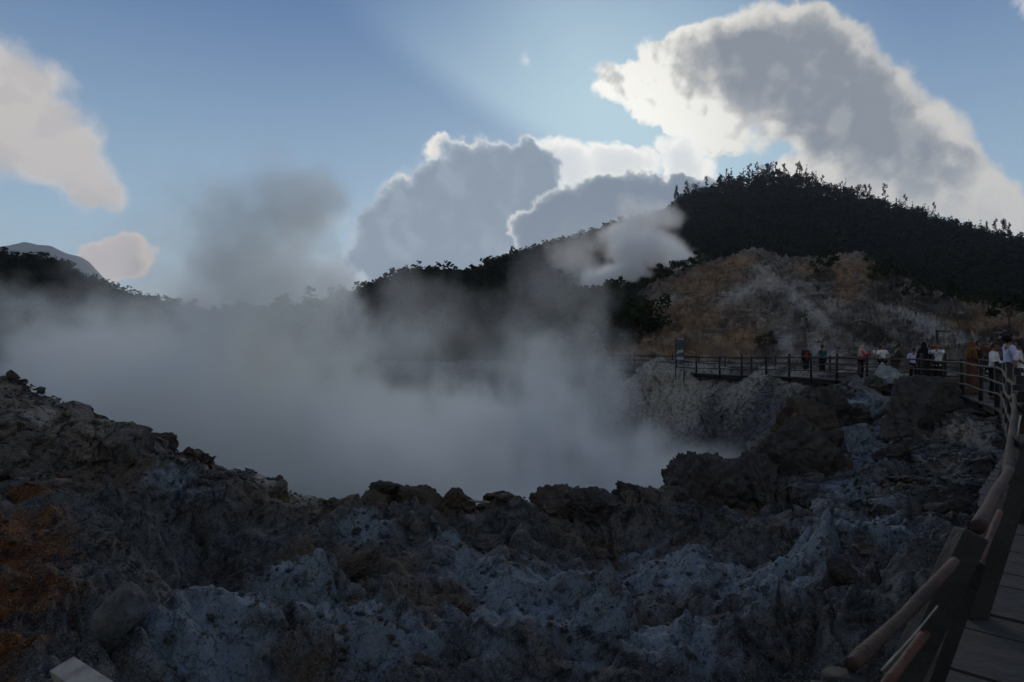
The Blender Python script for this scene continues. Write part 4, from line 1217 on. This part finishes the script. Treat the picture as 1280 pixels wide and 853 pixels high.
def person(px, d, H, facing, label, z0=0.0, arms=None, top=('short', C_WHITE), legs=C_DARK, hair='short', hijab=None, dress=None, shoes=m_shoe, stride=0.0, lean=0.0, head=(0, 0), vest=None, pos=None, group=None):
    """facing: degrees, 0 looks towards the camera, turning anticlockwise from above; arms: {'L'|'R': (elbow, wrist)} offsets from the shoulder in figure space (x left of the figure is +, -y forward)"""
    rnd = random.Random(int(px * 7 + d * 100))
    loc = pos or (((px - 640) / F) * d, d, z0)
    z0 += deck_z(loc[1]) + .004
    t = empty('person', (loc[0], loc[1], z0), R(facing)); k = H / 1.70; t.scale = (k, k, k)
    tag(t, label, 'person', group)
    ly = -lean
    J = {'pelvis': (0, 0, .95), 'spine': (0, ly * .3, 1.14), 'chest': (0, ly * .7, 1.32), 'neck': (0, ly * .95 - .0, 1.475), 'headb': (0, ly - .015, 1.545)}
    hc = Vector((0, ly * 1.05 - .02, 1.60))
    for sd, sx in (('L', 1), ('R', -1)):
        st_ = stride * sx
        J['hip' + sd] = (.088 * sx, 0, .91); J['knee' + sd] = (.10 * sx, -.03 - st_ * .5, .50); J['ankle' + sd] = (.105 * sx, .02 - st_, .085); J['toe' + sd] = (.125 * sx, -.15 - st_, .03)
        sh = Vector((.175 * sx, ly * .85, 1.405)); J['sh' + sd] = sh
        el, wr = (arms or {}).get(sd, ((.06, .03, -.28), (.075, -.05, -.52)))
        J['el' + sd] = sh + Vector((el[0] * sx, el[1], el[2])); J['wr' + sd] = sh + Vector((wr[0] * sx, wr[1], wr[2]))
        dv = (J['wr' + sd] - J['el' + sd]).normalized(); J['hand' + sd] = J['wr' + sd] + dv * .075
    RAD = {'pelvis': (.125, .10), 'spine': (.115, .09), 'chest': (.135, .10), 'neck': .055, 'headb': .052, 'hip': .082, 'knee': .055, 'ankle': .038, 'toe': .03, 'sh': .062, 'el': .041, 'wr': .028, 'hand': (.036, .022)}
    chain = [('pelvis', 'spine'), ('spine', 'chest'), ('chest', 'neck'), ('neck', 'headb')]
    for sd in 'LR': chain += [('pelvis', 'hip' + sd), ('hip' + sd, 'knee' + sd), ('knee' + sd, 'ankle' + sd), ('ankle' + sd, 'toe' + sd), ('chest', 'sh' + sd), ('sh' + sd, 'el' + sd), ('el' + sd, 'wr' + sd), ('wr' + sd, 'hand' + sd)]
    def rad_of(n): return RAD[n.rstrip('LR')] if n not in RAD else RAD[n]
    def sk(names, links, grow=0.0, over=None, sub=1):
        idx = {n: i for i, n in enumerate(names)}
        def g(n):
            r = (over or {}).get(n.rstrip('LR') if n not in ('pelvis', 'spine', 'chest', 'neck', 'headb') else n, rad_of(n))
            return tuple(x + grow for x in r) if isinstance(r, tuple) else r + grow
        return skinned([J[n] for n in names], [(idx[a], idx[b]) for a, b in links], [g(n) for n in names], sub)
    names = ['pelvis'] + [n for n in J if n != 'pelvis']
    hrot = Euler((R(head[0]), 0, R(head[1]))).to_matrix()
    body = joined([sk(names, chain), ball(hc, (.076, .096, .118), hrot, 26, head_shape), ball(hc + hrot @ Vector((.078, .01, -.01)), (.012, .022, .032), hrot, 8), ball(hc + hrot @ Vector((-.078, .01, -.01)), (.012, .022, .032), hrot, 8)], 'body', .016)
    fing = [body]
    for sd, sx in (('L', 1), ('R', -1)):            # five fingers rooted in the palm
        w, h = J['wr' + sd], J['hand' + sd]; dv = (h - w).normalized()
        side = dv.cross(Vector((1, 0, 0)) if abs(dv.x) < .8 else Vector((0, 0, 1))).normalized(); nrm = dv.cross(side)
        for i, (o, L) in enumerate([(-.027, .058), (-.009, .07), (.009, .066), (.026, .05)]):
            b0 = h + side * o - dv * .01; b1 = b0 + dv * L * .55; b2 = b1 + (dv * .8 + nrm * .6).normalized() * L * .5
            fing.append(skinned([b0, b1, b2], [(0, 1), (1, 2)], [.009, .0085, .007], 1))
        b0 = w + dv * .03 - side * .025; b1 = b0 + (dv - side * .9).normalized() * .04; b2 = b1 + dv * .03
        fing.append(skinned([b0, b1, b2], [(0, 1), (1, 2)], [.011, .0095, .008], 1))
    me = joined(fing, 'body'); me.materials.append(m_skin)
    root = link('body', me, None, t)
    for sx in (-1, 1):
        e = ball(hc + hrot @ Vector((.03 * sx, -.083, .012)), (.012, .006, .007), hrot, 8); e.materials.append(m_eye); link('eye', e, None, root)
    # clothing
    if not dress:
        m = sk(['pelvis', 'hipL', 'kneeL', 'ankleL', 'hipR', 'kneeR', 'ankleR'], [('pelvis', 'hipL'), ('hipL', 'kneeL'), ('kneeL', 'ankleL'), ('pelvis', 'hipR'), ('hipR', 'kneeR'), ('kneeR', 'ankleR')], .022, {'ankle': .048, 'knee': .06}); m.materials.append(legs); link('trousers', m, None, t)
    sl = top[0]
    J['slL'] = J['elL'].lerp(J['shL'], .12); J['slR'] = J['elR'].lerp(J['shR'], .12); RAD['sl'] = .045
    J['cuL'] = J['wrL'].lerp(J['elL'], .06); J['cuR'] = J['wrR'].lerp(J['elR'], .06); RAD['cu'] = .034
    J['hem'] = (0, 0, .84); RAD['hem'] = (.14, .115)
    nm = ['pelvis', 'hem', 'spine', 'chest', 'neck', 'shL', 'shR']; lk = [('pelvis', 'hem'), ('pelvis', 'spine'), ('spine', 'chest'), ('chest', 'neck'), ('chest', 'shL'), ('chest', 'shR')]
    J0 = J['neck']; J['neck'] = tuple(Vector(J0) - Vector((0, 0, .035)))
    if sl == 'short': nm += ['slL', 'slR']; lk += [('shL', 'slL'), ('shR', 'slR')]
    elif sl == 'long': nm += ['elL', 'elR', 'cuL', 'cuR']; lk += [('shL', 'elL'), ('elL', 'cuL'), ('shR', 'elR'), ('elR', 'cuR')]
    m = sk(nm, lk, .022); J['neck'] = J0
    m.materials.append(top[1]); link('shirt', m, None, t)
    if vest:
        m = sk(['pelvis', 'spine', 'chest'], [('pelvis', 'spine'), ('spine', 'chest')], .034, {'chest': (.165, .115)}); m.materials.append(vest); link('vest', m, None, t)
    if dress:
        m = loft([(1.25, 0, ly * .5, .165, .13, 0), (1.08, 0, ly * .2, .16, .14, .01), (.92, 0, 0, .19, .17, .02), (.6, 0, -.01, .22, .2, .035), (.3, 0, -.01, .245, .225, .05), (.09, 0, -.01, .265, .245, .06)], rnd=rnd); m.materials.append(dress); link('dress', m, None, t)
    for sd in 'LR':
        a, b = Vector(J['ankle' + sd]), Vector(J['toe' + sd])
        m = skinned([a + Vector((0, .05, -.045)), a + Vector((0, -.02, -.035)), b], [(0, 1), (1, 2)], [(.042, .042), (.05, .05), (.042, .034)], 1); m.materials.append(shoes); link('shoe', m, None, t)
    # hair or headscarf
    def hair_shape(n, q): return q
    if hijab:
        bm = bmesh.new(); bmesh.ops.create_uvsphere(bm, u_segments=24, v_segments=16, radius=1)
        bmesh.ops.delete(bm, geom=[f for f in bm.faces if (lambda c: c.y < -.45 and abs(c.x) < .6 and -.75 < c.z < .5)(f.calc_center_median())], context='FACES')
        for v in bm.verts: v.co = hrot @ Vector((v.co.x * .098, v.co.y * .118 + .005, v.co.z * .142 - .005)) + hc
        m = bpy.data.meshes.new('t'); bm.to_mesh(m); bm.free()
        cape = loft([(1.56, 0, ly * 1.0, .088, .10, 0), (1.49, 0, ly * .95, .12, .12, .02), (1.42, 0, ly * .85, .205, .15, .02), (1.30, 0, ly * .7, .225, .17, .03), (1.16, 0, ly * .45, .21, .175, .05)], rnd=rnd)
        m = joined([m, cape], 'headscarf'); m.materials.append(hijab); link('headscarf', m, None, t)
    else:
        bm = bmesh.new(); bmesh.ops.create_uvsphere(bm, u_segments=24, v_segments=16, radius=1)
        bmesh.ops.delete(bm, geom=[f for f in bm.faces if (lambda c: (c.y < -.25 and c.z < .42) or c.z < -.45)(f.calc_center_median())], context='FACES')
        for v in bm.verts:
            w = 1 + .05 * math.sin(v.co.x * 9 + v.co.z * 7)
            v.co = hrot @ Vector((v.co.x * .088 * w, v.co.y * .108 * w + .006, v.co.z * .132 * w + .004)) + hc
        m = bpy.data.meshes.new('t'); bm.to_mesh(m); bm.free(); parts = [m]
        if hair == 'long': parts.append(loft([(1.66, 0, ly + .04, .07, .06, .02), (1.56, 0, ly + .07, .09, .05, .03), (1.42, 0, ly + .11, .085, .04, .05), (1.24, 0, ly * .6 + .14, .07, .035, .06), (1.12, 0, ly * .5 + .14, .05, .03, .06)], rnd=rnd))
        if hair == 'big':
            parts.append(ball(hc + Vector((0, .035, .03)), (.125, .13, .15), None, 30, lambda n, q: q * (1 + .16 * math.sin(n.x * 13 + 1) * math.sin(n.z * 15) + .12 * math.sin(n.y * 19 + n.z * 9)) if not (n.y < -.45 and n.z < .35) else q * .5))
        m = joined(parts, 'hair'); m.materials.append(m_hair); link('hair', m, None, t)
    return t, J, k


GRP = None
person(1007, 31.2, 1.62, 25, 'person in a bright red vest over dark clothes standing on the far walkway', top=('long', C_DARK), vest=C_RED, legs=C_BLACK, arms={'L': ((.09, .02, -.25), (.02, -.16, -.38)), 'R': ((.09, .02, -.25), (.02, -.16, -.38))})
person(1028, 30.4, 1.60, 200, 'person in a teal shirt and dark trousers beside the one in red', top=('short', C_TEAL), legs=C_BLACK)
t, J, k = person(1077, 27.2, 1.55, 60, 'person in a pink top and pale headscarf holding out a white cup', top=('long', C_PINK), legs=C_BLACK, hijab=C_BEIGE, arms={'L': ((.06, -.06, -.27), (.0, -.26, -.2)), 'R': ((.05, -.16, -.18), (.05, -.40, -.08))})
hd = t.matrix_basis @ Vector(J['handR'])
cu = loft([(0, 0, 0, .032, .032, 0), (.12, 0, 0, .042, .042, 0), (.121, 0, 0, .036, .036, 0), (.01, 0, 0, .028, .028, 0)], 16); cu.materials.append(C_WHITE); tag(link('cup', cu, None, None, (hd.x + .03, hd.y - .02, hd.z - .03)), 'white paper cup held out by the person in pink', 'cup')
person(1103, 25.8, 1.58, 10, 'person in a white top standing behind the pale rock mound', top=('short', C_WHITE), legs=C_BLACK, hair='long', arms={'L': ((.10, -.02, -.22), (-.04, -.15, -.32)), 'R': ((.10, -.02, -.22), (-.04, -.15, -.32))})
person(1119, 26.3, 1.62, 75, 'person in drab brown clothes leaning over right of the pale rock mound', top=('long', C_BROWN), legs=C_BROWN, lean=.14, arms={'L': ((.05, -.08, -.26), (.02, -.3, -.4)), 'R': ((.05, -.08, -.26), (.02, -.3, -.4))})
person(1142, 24.4, 1.42, 150, 'short person in a white shirt and dark trousers, leftmost of the crowded group', top=('short', C_LILAC), legs=C_BLACK)
person(1155, 23.6, 1.62, 165, 'person in a long black dress and black headscarf in the crowded group', top=('long', C_BLACK), dress=C_BLACK, hijab=C_BLACK)
person(1163, 25.2, 1.60, 20, 'person in dull red mostly hidden behind the one in black', top=('long', C_RUSTY), legs=C_DARK, hair='short')
t, J, k = person(1173, 22.6, 1.58, -60, 'person in a white shirt with a shoulder strap raising both hands to take a picture', top=('long', C_WHITE), legs=C_BLACK, arms={'L': ((.05, -.2, -.1), (-.06, -.36, .06)), 'R': ((.05, -.2, -.1), (-.06, -.36, .06))})
sm_ = MB().tube([(.15, -.06, 1.46), (.05, -.145, 1.28), (-.09, -.15, 1.08), (-.17, -.06, .95)], .016, 8, flat=.5).mesh('strap', True); sm_.materials.append(C_BLACK)
so = link('strap', sm_, None, t)
hd = t.matrix_basis @ ((Vector(J['handL']) + Vector(J['handR'])) / 2)
ph = MB().box((hd.x, hd.y, hd.z + .02), (.16, .02, .085), Euler((0, 0, R(-60))).to_matrix()).build('mobile_phone', C_BLACK, None, False, .005); tag(ph, 'dark mobile phone held up by the person with a shoulder strap', 'phone')
person(1214, 19.9, 1.60, 60, 'person in an ochre headscarf and long rust coloured dress', top=('long', C_RUSTY), dress=C_RUSTY, hijab=C_OCHRE, arms={'L': ((.06, -.05, -.26), (-.02, -.2, -.3)), 'R': ((.06, -.05, -.26), (-.02, -.2, -.3))})
person(1222, 20.5, 1.64, 30, 'person in black half hidden behind the one in the rust coloured dress', top=('long', C_BLACK), legs=C_BLACK)
t, J, k = person(1241, 17.2, 1.60, 35, 'man in a white long sleeved shirt looking down at something in both hands', top=('long', C_WHITE), legs=C_BLACK, head=(18, 0), lean=.03, arms={'L': ((.08, -.02, -.27), (-.06, -.22, -.33)), 'R': ((.08, -.02, -.27), (-.06, -.22, -.33))})
t, J, k = person(1261, 15.1, 1.84, 70, 'tall person in a pale lilac shirt with bushy black hair holding a sheet of paper', top=('short', C_LILAC), legs=C_NAVY, hair='big', arms={'L': ((.05, -.06, -.27), (.02, -.26, -.38)), 'R': ((.06, -.05, -.27), (.03, -.24, -.42))})
hd = t.matrix_basis @ Vector(J['handR'])
pp = MB().box((hd.x - .06, hd.y - .03, hd.z - .01), (.29, .2, .004), Euler((R(12), R(-28), R(20))).to_matrix()).build('sheet_of_paper', C_WHITE); tag(pp, 'white sheet of paper held by the tall person in lilac', 'paper')
t, J, k = person(1277, 14.9, 1.68, 195, 'person with long black hair and a white top at the right edge, seen from behind', top=('short', C_WHITE), legs=C_BLACK, hair='long')
person(1236, 27.5, 1.62, -20, 'person in reddish brown on the slope behind the man in the white shirt', z0=.12, top=('long', C_RUSTY), legs=C_DARK)
person(1334, 5.0, 1.62, 30, 'walker at the right edge of whom only a pale shoe and ochre trouser leg show', top=('long', C_DARK), legs=C_TAN, shoes=C_GREYSH, stride=.0, pos=(4.42, 5.02, 0))
# ------------------------------------------------------------------ loose rocks and small things
def rock_mat(name, ca, cb, brown=.3, alb=.62):
    def col(nt):
        p = coords(nt); w = worldpos(nt)
        n1 = noise(nt, p, 1.6, 7, .65); n2 = noise(nt, w, 7.0, 6, .65); n3 = noise(nt, w, 28.0, 4, .7)
        c = mix(nt, step(nt, n1, .34, .66), ca, cb)
        c = mix(nt, step(nt, n2, .5, .68) * .6, c, lin(126, 122, 116))
        c = mix(nt, step(nt, noise(nt, w, 2.1, 4), .5, .62) * brown, c, lin(88, 68, 50))
        c = mix(nt, step(nt, n3, .56, .7) * .5, c, lin(30, 29, 28))
        return VM(nt, 'SCALE', mix(nt, objrand(nt) * .35, c, lin(70, 66, 62)), alb)
    return material(name, col, .9, .2, lambda nt: noise(nt, worldpos(nt), 14.0, 8, .68) + noise(nt, worldpos(nt), 60, 3, .6) * .25, .05)


m_rock = rock_mat('dark_rock', lin(58, 58, 60), lin(92, 90, 88))
m_rockb = rock_mat('brown_rock', lin(70, 62, 52), lin(108, 96, 82), .6)
m_rockg = rock_mat('grey_rock', lin(92, 96, 100), lin(128, 130, 132), .15)
m_rockg2 = rock_mat('faceted_rock', lin(94, 100, 102), lin(128, 134, 136), .1)
m_rockw = rock_mat('pale_rock', lin(130, 136, 142), lin(184, 190, 196), .05, .8)
m_rockr = rock_mat('rusty_rock', lin(110, 56, 30), lin(140, 80, 44), .4)


def rock_mesh(seed, sub=4, cuts=9, rough=.16, scale=(1, 1, 1), lump=.25):
    bm = bmesh.new(); bmesh.ops.create_icosphere(bm, subdivisions=sub, radius=1)
    me = bpy.data.meshes.new('rock'); bm.to_mesh(me); bm.free()
    n = len(me.vertices); co = np.empty(n * 3, np.float32); me.vertices.foreach_get('co', co); co = co.reshape(-1, 3).astype(float)
    r = np.random.RandomState(seed)
    co *= (1 + lump * fbm(co * 1.1 + seed * 3.7, 3))[:, None]
    for k in range(cuts):                      # flat fracture faces
        d = r.normal(size=3); d /= np.linalg.norm(d); lim = r.uniform(.55, .9)
        o = np.maximum(co @ d - lim, 0); co -= o[:, None] * d * .92
    co *= (1 + rough * (ridged(co * 2.2 + seed, 5) - .6) + rough * .35 * fbm(co * 9 + seed, 4))[:, None]
    a1, a2, aid = cells(np.stack([co[:, 0] + co[:, 2] * .8, co[:, 1] + co[:, 2] * .7], 1) * 2.1 + seed, 5)
    b1, b2, bid = cells(np.stack([co[:, 0] - co[:, 2] * .8, co[:, 1] + co[:, 2] * .9], 1) * 5.2 + seed, 8)
    co *= (1 + rough * (.55 * (aid - .5) * sstep(.02, .3, a2 - a1) - .35 * (1 - sstep(0, .1, a2 - a1)) + .22 * (bid - .5) * sstep(0, .3, b2 - b1)))[:, None]
    co *= np.array(scale)
    me.vertices.foreach_set('co', co.astype(np.float32).ravel()); me.polygons.foreach_set('use_smooth', np.ones(len(me.polygons), bool)); me.update()
    return me


RK = [rock_mesh(20 + i, 4, 8 + i % 4, .16, (1, .85 + .05 * (i % 3), .72 + .06 * (i % 4))) for i in range(8)]
BIG = [rock_mesh(60 + i, 6, 7, .26, (1, .8, .8), .4) for i in range(5)]
rr_ = random.Random(9)


def rock(px, py, d, w_px, label=None, group=None, mat=None, big=False, sc=(1, 1, 1), sink=.35, me=None, name='rock', ground=True):
    q = P(px, py, d); s = w_px / F * d / 2
    me0 = me or (BIG if big else RK)[rr_.randrange(5 if big else 8)]
    if mat:
        key = me0.name + mat.name; me0 = _mm.setdefault(key, me0.copy());
        me0.materials.clear(); me0.materials.append(mat)
    z = gz(q.x, q.y) if ground else q.z
    o = bpy.data.objects.new(name, me0); COL.objects.link(o)
    o.location = (q.x, q.y, z + s * sc[2] * (.6 - sink)); o.rotation_euler = (rr_.uniform(-.35, .35), rr_.uniform(-.35, .35), rr_.uniform(0, 6.28)); o.scale = (s * sc[0], s * sc[1], s * sc[2])
    return tag(o, label, 'rock', group)


_mm = {}
L1 = 'dark rough outcrop on the crater rim '
for px, py, d, w, lab, mt, sc in [
        (690, 650, 12.3, 112, 'broad dark outcrop standing on the crater rim in the middle', m_rockb, (1, .8, .72)),
        (752, 648, 12.4, 124, 'dark outcrop on the rim just right of the broad middle one', m_rock, (1, .8, .68)),
        (648, 640, 12.6, 44, 'small upright rock at the left end of the middle rim outcrop', m_rockb, (.9, .8, 1.1)),
        (800, 652, 12.9, 76, 'low dark rock in the dip of the rim before the rounded hump', m_rock, (1, .8, .6)),
        (874, 628, 13.6, 150, 'rounded dark hump of rock rising highest on the near rim', m_rock, (1, .8, 1.0)),
        (915, 640, 13.8, 70, 'dark rock leaning against the right flank of the rounded rim hump', m_rock, (1, .8, .8)),
        (525, 646, 12.3, 96, 'squarish grey brown rock on the rim left of the notch', m_rockb, (1, .8, .75)),
        (568, 655, 12.3, 76, 'dark brown rock on the left lip of the rim notch', m_rockb, (1, .8, .8)),
        (480, 650, 12.3, 54, 'low dark rock on the rim, left of the squarish one', m_rock, (1, .8, .6)),
        (612, 700, 10.4, 46, 'smooth pale brown boulder below the rim notch', m_rockg, (1, .8, .9)),
        (205, 560, 12.5, 34, 'jagged rock at the top of the left rubble slope', m_rockb, (1, .8, .9)),
        (234, 578, 12.4, 30, 'jagged rock just below the top of the left rubble slope', m_rockb, (1, .8, .8)),
        (558, 775, 7.2, 110, 'dark olive brown boulder in the middle of the bluish mud', m_rockb, (1, .8, .6)),
        (500, 790, 6.8, 60, 'small dark rock left of the olive brown boulder', m_rockb, (1, .8, .55)),
        (705, 780, 7.0, 46, 'low flat grey rock lying on the bluish mud', m_rock, (1, .8, .4)),
        (740, 690, 10.8, 90, 'dark brown slab below the middle rim outcrop', m_rockb, (1, .7, .5)),
        (985, 600, 15.6, 150, 'big dark crag on the left flank of the right-hand outcrop', m_rock, (1, .8, 1.15)),
        (1036, 540, 18.6, 120, 'dark crag below the far walkway left of the bluish gully', m_rock, (1, .8, 1.0)),
        (1150, 560, 16.6, 136, 'big rounded dark rock below the crowded walkway, right of the bluish gully', m_rock, (1, .8, .95)),
        (1160, 503, 19.6, 110, 'brown domed rock just under the crowded walkway', m_rockb, (1, .8, .6)),
        (940, 632, 14.6, 110, 'dark crag at the foot of the right-hand outcrop beside the rounded rim hump', m_rock, (1, .8, .9)),
        (1012, 566, 17.2, 120, 'dark crag in the middle of the right-hand outcrop, left of the bluish gully', m_rockb, (1, .8, 1.0)),
        (1118, 596, 14.6, 44, 'dark rock on the right bank of the bluish gully', m_rock, (1, .8, .8)),
        (1120, 655, 10.2, 60, 'dark squat rock below the bluish gully near the railing', m_rock, (1, .8, .7)),
        (1180, 640, 9.8, 66, 'dark rock near the railing beside the gravel patch', m_rock, (1, .8, .7)),
        (1050, 770, 6.2, 46, 'dark rock hollowed beside the near railing', m_rock, (1, .8, .9)),
        (850, 800, 6.3, 64, 'dark low rock at the bottom right of the bluish mud', m_rock, (1, .7, .45)),
        (230, 690, 8.8, 120, 'big dark block in the shadowed hollow on the left', m_rock, (1, .8, .75)),
        (330, 700, 9.0, 80, 'dark weathered block right of the shadowed hollow', m_rock, (1, .8, .55)),
        (110, 690, 7.6, 90, 'greyish crag on the left slope above the grey boulder', m_rockg, (1, .8, .7)),
        (440, 735, 7.8, 80, 'flat dark brown rock above the bluish mud on the left', m_rockb, (1, .8, .4))]:
    rock(px, py, d, w, lab, 'rocks of the crater rim', mt, True, sc, sink=.38 if px > 930 and py < 640 else (.5 if 600 < py < 660 and 640 < px < 930 else .6))
rock(150, 786, 5.0, 64, 'smooth light grey faceted boulder at the lower left', None, me=rock_mesh(91, 6, 11, .06, (1, .85, 1.05), .15), sc=(1, .9, 1.5), sink=.2, mat=m_rockg2)
rock(213, 705, 7.6, 40, 'upright grey slab stone standing in the dark hollow', None, m_rockg, sc=(.7, .5, 1.2), sink=.1)
rock(22, 795, 4.2, 70, 'rust red angular rock at the lower left corner', None, m_rockr, sc=(1, .7, .6), sink=.2)
q = P(1108, 476, 23.4)
mo = rock_mesh(95, 6, 6, .22, (1, 1, 1), .25)
_c = np.empty(len(mo.vertices) * 3, np.float32); mo.vertices.foreach_get('co', _c); _c = _c.reshape(-1, 3)
_t = np.clip((_c[:, 2] + 1) / 2, 0, 1); _c[:, :2] *= (1.05 - .78 * _t)[:, None]; mo.vertices.foreach_set('co', _c.ravel()); mo.update(); mo.materials.append(m_rockw)
o = link('rock', mo, None, None, (q.x, q.y, gz(q.x, q.y) + .35)); o.scale = (.86, .75, .85); o.location.z = .12; tag(o, 'pale bluish white cone shaped rock mound in front of the visitors', 'rock')
q = on_ochre(1213, 412); o = link('rock', RK[3].copy(), m_rockw, None, (q[0], q[1], q[2] + .15)); o.scale = (.24, .24, .24); tag(o, 'round white stone on the slope above the person in ochre', 'rock')

# stones one could count along the rim and the slopes: individual objects
MATS = [m_rock, m_rockb, m_rockg]
for px, py, d in [(rr_.uniform(0, 300), 0, 0) for _ in range(34)]:
    d = rr_.uniform(12.2, 13.2); py = float(np.interp(px, [0, 90, 155, 200, 240, 295, 385], [498, 520, 560, 549, 572, 610, 634]))
    rock(px, py, d, rr_.uniform(7, 16), 'small stone along the crest of the left rubble slope', 'stones on the left crest', rr_.choice(MATS[:2]), sc=(1, 1, rr_.uniform(.7, 1.3)), sink=.15, name='stone')
for _ in range(36):
    px = rr_.uniform(300, 960); d = rr_.uniform(12.0, 13.2)
    rock(px, 640, d, rr_.uniform(10, 26), 'small dark stone among the rocks along the near crater rim', 'stones on the near rim', rr_.choice(MATS[:2]), sc=(1, 1, rr_.uniform(.6, 1.1)), sink=.25, name='stone')
for _ in range(18):
    px = rr_.uniform(20, 1130); d = 5.2 + 6.2 * rr_.random() ** .8
    rock(px, 640, d, rr_.uniform(8, 24), 'loose stone lying on the muddy ground below the rim', 'loose stones on the mud', rr_.choice(MATS), sc=(1, 1, rr_.uniform(.5, .9)), sink=.2, name='stone')


def gravel(label, areas, n, smin, smax, mat, seed):
    r = np.random.RandomState(seed)
    bm = bmesh.new(); bmesh.ops.create_icosphere(bm, subdivisions=1, radius=1)
    base = np.array([v.co[:] for v in bm.verts]); fs = np.array([[v.index for v in f.verts] for f in bm.faces]); bm.free()
    pts = []
    for (px, py, d, rad, k) in areas:
        c = P(px, py, d); a = r.normal(size=(k, 2)) * rad * .6; pts.append(np.stack([c.x + a[:, 0], c.y + a[:, 1]], 1))
    pts = np.concatenate(pts); m = len(pts)
    z = ground_h(pts[:, 0], pts[:, 1])
    s = smin + (smax - smin) * r.uniform(0, 1, m) ** 3
    jit = 1 + .35 * r.uniform(-1, 1, (m, len(base)))
    ang = r.uniform(0, 6.28, m); ca, sa = np.cos(ang), np.sin(ang)
    v = base[None] * jit[:, :, None] * s[:, None, None] * np.array([1, .8, .6])
    x = v[:, :, 0] * ca[:, None] - v[:, :, 1] * sa[:, None]; y = v[:, :, 0] * sa[:, None] + v[:, :, 1] * ca[:, None]
    v = np.stack([x + pts[:, 0:1], y + pts[:, 1:2], v[:, :, 2] + z[:, None] + s[:, None] * .2], 2)
    f = fs[None] + (np.arange(m) * len(base))[:, None, None]
    o = link('gravel', mesh_np('gravel', v.reshape(-1, 3), f.reshape(-1, 3), False), mat)
    return tag(o, label, 'gravel', None, 'stuff')


gravel('dark rubble and grit strewn over the ground around the crater', [(100, 540, 12, 2.2, 1500), (0, 560, 11, 2, 700), (260, 590, 12, .9, 600), (350, 630, 12, .8, 500), (500, 690, 10, 1.6, 500), (800, 690, 10, 1.8, 260), (640, 740, 8.3, 2, 160), (300, 760, 7, 1.6, 500), (950, 740, 7.5, 1.5, 250), (1080, 680, 9, 1.4, 600), (850, 800, 6.3, 1.4, 250), (100, 700, 7, 1.2, 500), (1130, 620, 11, 1.2, 400), (450, 820, 6, 1.0, 120)], 0, .010, .05, m_rock, 4)
gravel('pale speckled gravel between the rocks and the walkway', [(1205, 560, 14.2, 1.2, 2200), (1190, 610, 11.5, .9, 900), (280, 600, 12.3, .6, 500), (900, 475, 35.5, 4.5, 1500), (980, 480, 31.5, 2, 500), (820, 478, 38, 3, 700)], 0, .014, .07, m_rockg, 5)

# timber, twigs, litter
m_pale = mottled('pale_timber', lin(108, 102, 94), lin(144, 138, 128), 5, .8, .006, 30)
o = MB().beam(P(80, 838, 3.35), P(170, 900, 2.85), .12, .09, up=(-.1, -.25, 1)).build('timber_beam', m_pale, None, False, .006); tag(o, 'pale sawn timber beam end sticking up at the lower left corner', 'timber')
def twig(pts, r, label, mat=m_rail, dz=.015):
    q = []
    for (px, py, d) in pts:
        p = P(px, py, d); q.append((p.x, p.y, gz(p.x, p.y) + dz))
    n = []
    for i in range(len(q) - 1):
        for k in range(4): n.append(Vector(q[i]).lerp(Vector(q[i + 1]), k / 4) + Vector((rr_.uniform(-.01, .01), rr_.uniform(-.01, .01), rr_.uniform(0, .012))))
    n.append(Vector(q[-1]))
    tag(MB().tube(n, [r * (1 - .5 * k / len(n)) for k in range(len(n))], 8, jit=.1, rnd=rr_).build('stick', mat, None, True), label, 'stick')


twig([(972, 784, 6.0), (980, 820, 5.4), (988, 850, 5.0)], .009, 'long brown stick lying near the bottom of the photo left of the railing', m_rail, .12)
twig([(392, 735, 7.8), (420, 758, 7.3)], .010, 'pale thin twig lying on the mud at the left', m_cord, .1)
twig([(585, 650, 12.2), (612, 668, 11.8)], .03, 'pale weathered stick lying at the rim notch', m_cord, .12)
bpy.context.view_layer.update()
